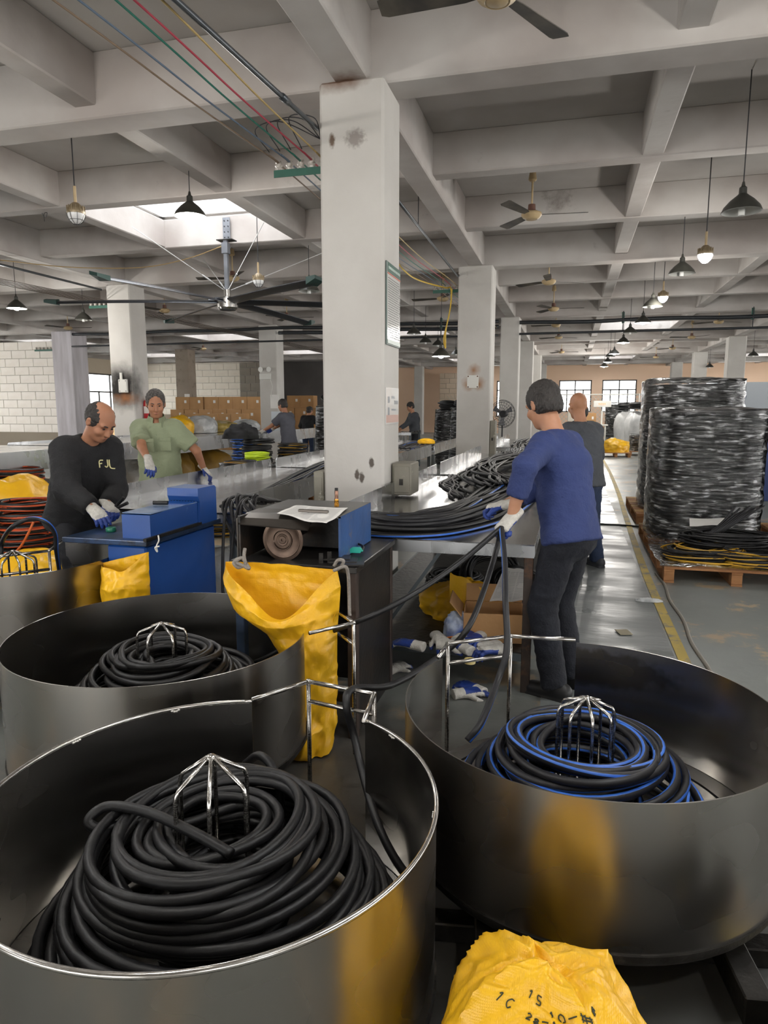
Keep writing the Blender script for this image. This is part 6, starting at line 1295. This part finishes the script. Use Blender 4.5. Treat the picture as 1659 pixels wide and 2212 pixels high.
# chain link fence
M_chain = mat('chain_wire', '#c8c6c0', .5, .5)
cf = empty('chain_fence', (1.8, 34, 0), 0, 'chain link fence in front of the far peach wall', 'fence'); mesh_ = MB()
for i in range(-10, 38):
    for sg in (-1, 1):
        x = -3.6 + i * .2
        a, b = (x, 0), (x + sg * 2.1, 2.1); 
        pts = [(x + sg * t, 0, .05 + t) for t in (0, 1.05, 2.1)]; mesh_.tube([q for q in pts], .008, 4)
w_ = mesh_.build('wire_mesh', M_chain, cf); w_['kind'] = 'stuff'
for x in (-3.6, -1.2, 1.2, 3.6): MB().cyl((x, 0, 0), (x, 0, 2.2), .03, n=8).build('post', M_chain, cf)
MB().cyl((-3.6, 0, 2.17), (3.6, 0, 2.17), .025, n=8).build('rail', M_chain, cf)
pallet('pallet by the fence', .6, 1.6, 32.9, 33.7)
for i, (x, y, z, l) in enumerate(((.85, 33.2, .15, 'lower carton'), (.85, 33.2, .75, 'upper carton'), (1.4, 33.2, .15, 'right carton'))): carton(l + ' stacked by the chain fence', (x, y, z), (.52, .5, .58), 0, True)
wm = empty('weighing_terminal', (.7, 30.5, 0), 0, 'white bench terminal with a red display by the fence', 'terminal'); MB().box((0, 0, .85), (1.6, .6, .05)).build('bench', M_jb, wm)
for x in (-.7, .7):
    for y in (-.25, .25): MB().box((x, y, .42), (.05, .05, .83)).build('leg', M_jb, wm)
MB().box((-.55, 0, 1.3), (.55, .4, .6), bev=.02).build('printer', mat('beige_case', '#d4cfc2', .5), wm); MB().box((.55, 0, 1.15), (.06, .06, .6)).build('display_pole', M_jb, wm); MB().box((.55, -.05, 1.72), (.7, .12, .26), bev=.01).build('display_case', M_jb, wm)
dsp = MB(); 
for k in range(6): dsp.box((.42 + k * .05, -.113, 1.72), (.03, .004, .07))
dsp.build('red_digits', mat('red_led', '#ff2a18', .4, emit=(1, .1, .05), estr=3), wm)
# pale grey and blue cabinet at the right edge
cb_ = empty('perforated_cabinet', (3.25, 13.3, 0), 0, 'pale grey cabinet with blue perforated door at the right edge', 'cabinet'); MB().box((-.30, 0, 1.0), (.5, .6, 2.0), bev=.01).build('body', mat('pale_grey_case', '#b8c0c8', .4), cb_)
dr_ = MB().box((.22, -.28, 1.0), (.52, .04, 2.0), bev=.006).build('door', mat('deep_blue_door', '#1e3a78', .4), cb_)
for i in range(6):
    for j in range(14): MB().box((.03 + i * .07, -.302, 1.95 - j * .07), (.028, .006, .028), rz=0).build('hole', mat('pale_hole', '#8fa4d0', .5), dr_)
MB().box((.22, .02, 1.0), (.5, .55, 1.98)).build('body_rear', MATS['deep_blue_door'], cb_)
# standing fan
sf = empty('standing_fan', (-1.62, 17.4, 0), math.radians(-20), 'round standing fan with wire guard beside the right tables', 'fan'); MB().lathe([(0, 0), (.25, 0), (.25, .02), (.05, .05), (0, .05)], n=24).build('base', M_wire, sf, smooth=AS); MB().cyl((0, 0, .04), (0, 0, 1.15), .018, n=10).build('pole', M_wire, sf, smooth=AS)
Rf = Matrix.Rotation(PI / 2, 3, 'X').to_3x3(); MB().lathe([(0, -.02), (.08, -.02), (.09, .05), (.07, .18), (0, .2)], c=(0, .0, 1.42), n=16, rot=Matrix.Rotation(-PI / 2, 3, 'X').to_3x3()).build('motor', M_wire, sf, smooth=AS); gd_ = MB()
for r, d in ((.08, -.13), (.15, -.125), (.22, -.11), (.28, -.085), (.33, -.04), (.34, 0), (.30, .07)): gd_.tube([(r * math.cos(t), d, 1.42 + r * math.sin(t)) for t in np.linspace(0, 2 * PI, 40, endpoint=False)], .004, 4, closed=True)
for k in range(24): t = 2 * PI * k / 24; gd_.tube([(r * math.cos(t), d, 1.42 + r * math.sin(t)) for r, d in ((.05, -.13), (.22, -.11), (.33, -.04), (.34, 0), (.3, .07), (.1, .1))], .003, 4)
gd_.build('wire_guard', M_wire, sf)
for k in range(3): t = 2 * PI * k / 3; MB().add([(math.cos(t + a) * r, d, 1.42 + math.sin(t + a) * r) for a, r, d in ((0, .05, 0), (.2, .28, -.03), (.75, .29, .03), (.9, .06, .02))], [(0, 1, 2, 3)]).build('blade', mat('grey_blade', '#6d6d70', .4), sf)
# ------------------------------------------------------------------ left and middle background
ci = 0
def stack_cartons(x0, y, cols, zs, w, d, h, seed, words, group):
    global ci
    rnd = random.Random(seed)
    for r, z in enumerate(zs):
        for c_ in range(cols[r]):
            carton('%s carton, %s in the %s row %s' % (('brown', 'tan')[c_ % 2], ('first', 'second', 'third', 'fourth', 'fifth', 'sixth', 'seventh', 'eighth')[c_] + ' from the left', ('bottom', 'second', 'third', 'top')[r], words), (x0 + c_ * (w + .012) + rnd.uniform(-.02, .02) + (.25 if r == 3 else 0), y + rnd.uniform(-.03, .03), z), (w, d, h - .004), rnd.uniform(-.02, .02), True, group=group)
stack_cartons(-14.1, 24.0, [5, 5, 5], [.0, .45, .90], .52, .5, .45, 3, 'of the wrapped carton pile', 'cartons in the middle pile')
stack_cartons(-15.5, 25.75, [8, 8, 7, 6], [.0, .5, 1.0, 1.5], .62, .55, .5, 4, 'of the rear carton wall', 'cartons in the rear wall')
stack_cartons(-11.7, 28.2, [4, 4, 3, 2], [.0, .52, 1.04, 1.56], .6, .5, .52, 5, 'beside the store room', 'cartons by the store room')
bgl = [('yellow bag slumped on the rear trough beside the green shirt', -8.0, 13.2, 1.03, .3, .3, .36, M_yb), ('white film heap on the rear trough', -7.9, 13.9, 1.03, .38, .32, .36, M_cl), ('yellow film wrapped parcel on the rear trough', -7.8, 14.7, 1.03, .38, .4, .24, mat('yellow_film', '#c7b06a', .25, n2='#a8903f', nscale=8, namt=.9, bump=.6, bscale=20)), ('clear film heap at the end of the rear trough', -7.7, 15.7, 1.03, .34, .4, .26, M_cl), ('white sack lying on the rear trough at the left edge', -7.6, 6.7, 1.03, .42, .3, .22, M_wb),
       ('yellow bag behind the shoulder of the balding man', -9.6, 9.0, 0, .4, .4, 1.35, M_yb), ('yellow bag against the burnt column', -9.15, 13.0, 0, .3, .3, 1.4, M_yb),
       ('grey sack under the rear trough', -7.0, 8.1, 0, .45, .35, .6, M_wb), ('yellow bag under the rear trough beside the grey sack', -7.1, 9.0, 0, .4, .35, .62, M_yb), ('pale sack under the rear trough behind the green shirt', -7.0, 10.2, 0, .5, .45, .72, M_wb), ('dark ochre bag under the rear trough', -7.2, 11.4, 0, .55, .5, .8, mat('ochre_bag', '#8f6d22', .5, n2='#6e521a', nscale=4, bump=.3, bscale=20)), ('ochre bag at the end of the rear trough', -7.0, 12.5, 0, .5, .5, .8, MATS['ochre_bag']),
       ('large yellow bag under the left edge of the rear trough', -7.0, 7.3, 0, .6, .6, .78, M_yb), ('big yellow bag behind the orange striped coils', -5.55, 5.9, 0, .62, .45, .86, M_yb), ('yellow bag on the floor at the foot of the orange coils', -4.2, 4.65, 0, .35, .3, .42, M_yb), ('yellow bag behind the gate of the far left drum', -3.75, 4.25, 0, .26, .22, .5, M_yb),
       ('white printed sack between the two machines', -2.72, 5.15, 0, .36, .26, .42, M_wb), ('yellow wrapped white bundle under the far trough', -2.6, 11.0, 0, .3, .3, .55, M_yb), ('white bundle on the floor under the far trough', -2.5, 10.4, 0, .28, .3, .42, M_cl), ('yellow scrap on the far left trough', -2.75, 13.6, .87, .16, .14, .10, M_yb), ('film heap beside the cartons', -9.0, 21.5, 0, .6, .5, .9, M_cl), ('yellow bag on the wrapped carton pile', -11.4, 23.8, .0, .5, .4, .75, M_yb)]
for i, (l, x, y, z, rx, ry, h, m_) in enumerate(bgl): heap_bag(l, (x, y, z), rx, ry, h, 60 + i, m_, amp=.16, s=1.7, folds=5, nu=56, nv=28)
# blue print on the white sack
sk_ = MB()
for k, (x, z) in enumerate(((-.18, .24), (-.13, .235), (-.07, .23), (-.0, .225), (-.18, .16), (-.12, .155))):
    for st in glyph('K', 0): sk_.tube([(x + a * .045, -.272 - .02 * (1 - abs(x) * 2), z + c * .05) for a, c in st], .004, 5)
for o_ in COL.objects:
    if o_.get('label') == 'white printed sack between the two machines': sk_.build('blue_print', mat('blue_ink', '#4f8fc0', .6), o_)
# coil stacks
def coil_stack(label, x, y, r, layers, z0, seed, mats, stripe=None, group=None, dr=.011, hl=.10):
    s = empty('hose_coil_stack', (x, y, 0), 0, label, 'hose stack', group); rnd = random.Random(seed)
    for k in range(layers):
        T = [(r - .02 * (i % 3) - rnd.uniform(0, .02), z0 + dr + k * hl + dr * 1.7 * (i // 3) * .9) for i in range(12)]
        MB().tube(coil_path((rnd.uniform(-.02, .02), rnd.uniform(-.02, .02)), T, seed * 10 + k, .012, .005, .02, 28, .015), dr, 6, stripe=stripe, twist=9).build('hose_coil', mats, s, smooth=True)
    return s
coil_stack('tall stack of black coils with orange stripes behind the left drum', -4.62, 5.05, .26, 8, 0, 1, [M_rub, M_ostripe], (1, 2)); coil_stack('orange striped coil stack at the left picture edge', -5.1, 4.8, .24, 7, 0, 2, [M_rub, M_ostripe], (1, 2)); coil_stack('orange striped coils lying under the rear trough at the left', -6.35, 6.8, .32, 9, 0, 3, [M_rub, M_ostripe], (1, 2))
tag(MB().tube(spline([P(20, 1205, Y=4.75), P(45, 1180, Y=4.75), P(62, 1150, Y=4.75), P(72, 1128, Y=4.8)], 20), .011, 6).build('orange_hose', mat('orange_hose', '#c2602a', .5), smooth=True), 'single orange hose leaning on the striped coils', 'hose')
coil_stack('stack of thin black coils just behind the left trough flange', -4.15, 7.75, .22, 8, 0, 5, [M_rub, M_ystripe], (1,)); coil_stack('loosely stacked black coils behind the left trough', -4.25, 8.5, .22, 9, 0, 6, [M_rub, M_ystripe], (1,))
pallet('pallet under the mixed coil pile', -5.3, -4.2, 9.4, 11.2)
wrapped_stack('pale film wrapped stack beneath the mixed coil pile', (-4.85, 10.2), .45, .6, .55, .15, 9)
coil_stack('black coils in the middle of the mixed pile', -4.75, 10.1, .24, 4, .72, 11, [M_rub, M_ystripe]); coil_stack('black coils at the right end of the mixed pile', -4.42, 10.75, .24, 3, .72, 12, [M_rub, M_ystripe], (1,)); coil_stack('coils with a blue wrap on the left of the mixed pile', -5.2, 10.5, .18, 5, .72, 13, [M_rub, M_bstripe], (1, 2, 3))
coil_stack('bright yellow green coil in front of the mixed pile', -4.52, 9.62, .19, 2, .72, 14, [mat('neon_hose', '#b9d322', .45), M_rub], None, dr=.014)
heap_bag('black jacket thrown over the mixed coil pile', (-4.95, 9.95, 1.1), .25, .25, .22, 91, mat('black_cloth', '#1b1b1e', .8), amp=.35, s=1.6, name='black_jacket', cat='jacket', nu=48, nv=24)
wrapped_stack('silvery film wrapped hose stack beside the middle column', (-5.15, 15.0), .42, .45, 1.45, .15, 21, taper=.12); pallet('pallet under the silvery stack', -5.7, -4.6, 14.5, 15.6)
coil_small('loose black coil on top of the silvery stack', (-5.1, 15.0, 1.66), (.3, .2, 0), 0, 1.6)
for i, (x, y, h, l) in enumerate(((-3.25, 19.6, 1.5, 'left film wrapped pile between the two big columns'), (-2.75, 19.2, 1.55, 'right film wrapped pile between the two big columns'))): wrapped_stack(l, (x, y), .5, .5, h, .0, 31 + i, taper=.15); coil_small(('left', 'right')[i] + ' loose coil on the film wrapped pile', (x, y, h + .04), (.1, .1, 0), i, 1.8)
trough('light work bench of the distant man', -5.3, -3.9, 17.3, 18.5, .95, .02, False, False)
# store room things
tr_ = empty('hand_truck', (-9.0, 18.4, 0), .2, 'red tubular hand truck leaning near the white column', 'hand truck'); MB().tube(spline([(-.25, 0, .1), (-.25, 0, 1.0), (-.2, 0, 1.12), (.2, 0, 1.12), (.25, 0, 1.0), (.25, 0, .1)], 40), .016, 7).build('frame', mat('red_tube', '#c03a2a', .4), tr_, smooth=True); MB().box((0, -.12, .08), (.5, .3, .02)).build('toe_plate', M_dirtysteel, tr_)
for x in (-.27, .27): MB().cyl((x - .02, .06, .1), (x + .02, .06, .1), .1, n=18).build('wheel', M_rub, tr_, smooth=AS)
tag(MB().box((-8.45, 19.21, 1.75), (.28, .006, .4)).build('wall_notice', M_paper), 'white notice taped to the white column', 'notice')
tag(MB().box((-8.42, 19.205, 1.25), (.3, .006, .42)).build('wall_notice', mat('pale_blue_paper', '#cfd8de', .6)), 'pale blue notice taped below the white notice', 'notice')
tag(MB().box((-15.45, 26.19, 1.95), (.24, .006, .36)).build('wall_notice', M_paper), 'white label on the bare brownish column', 'notice')
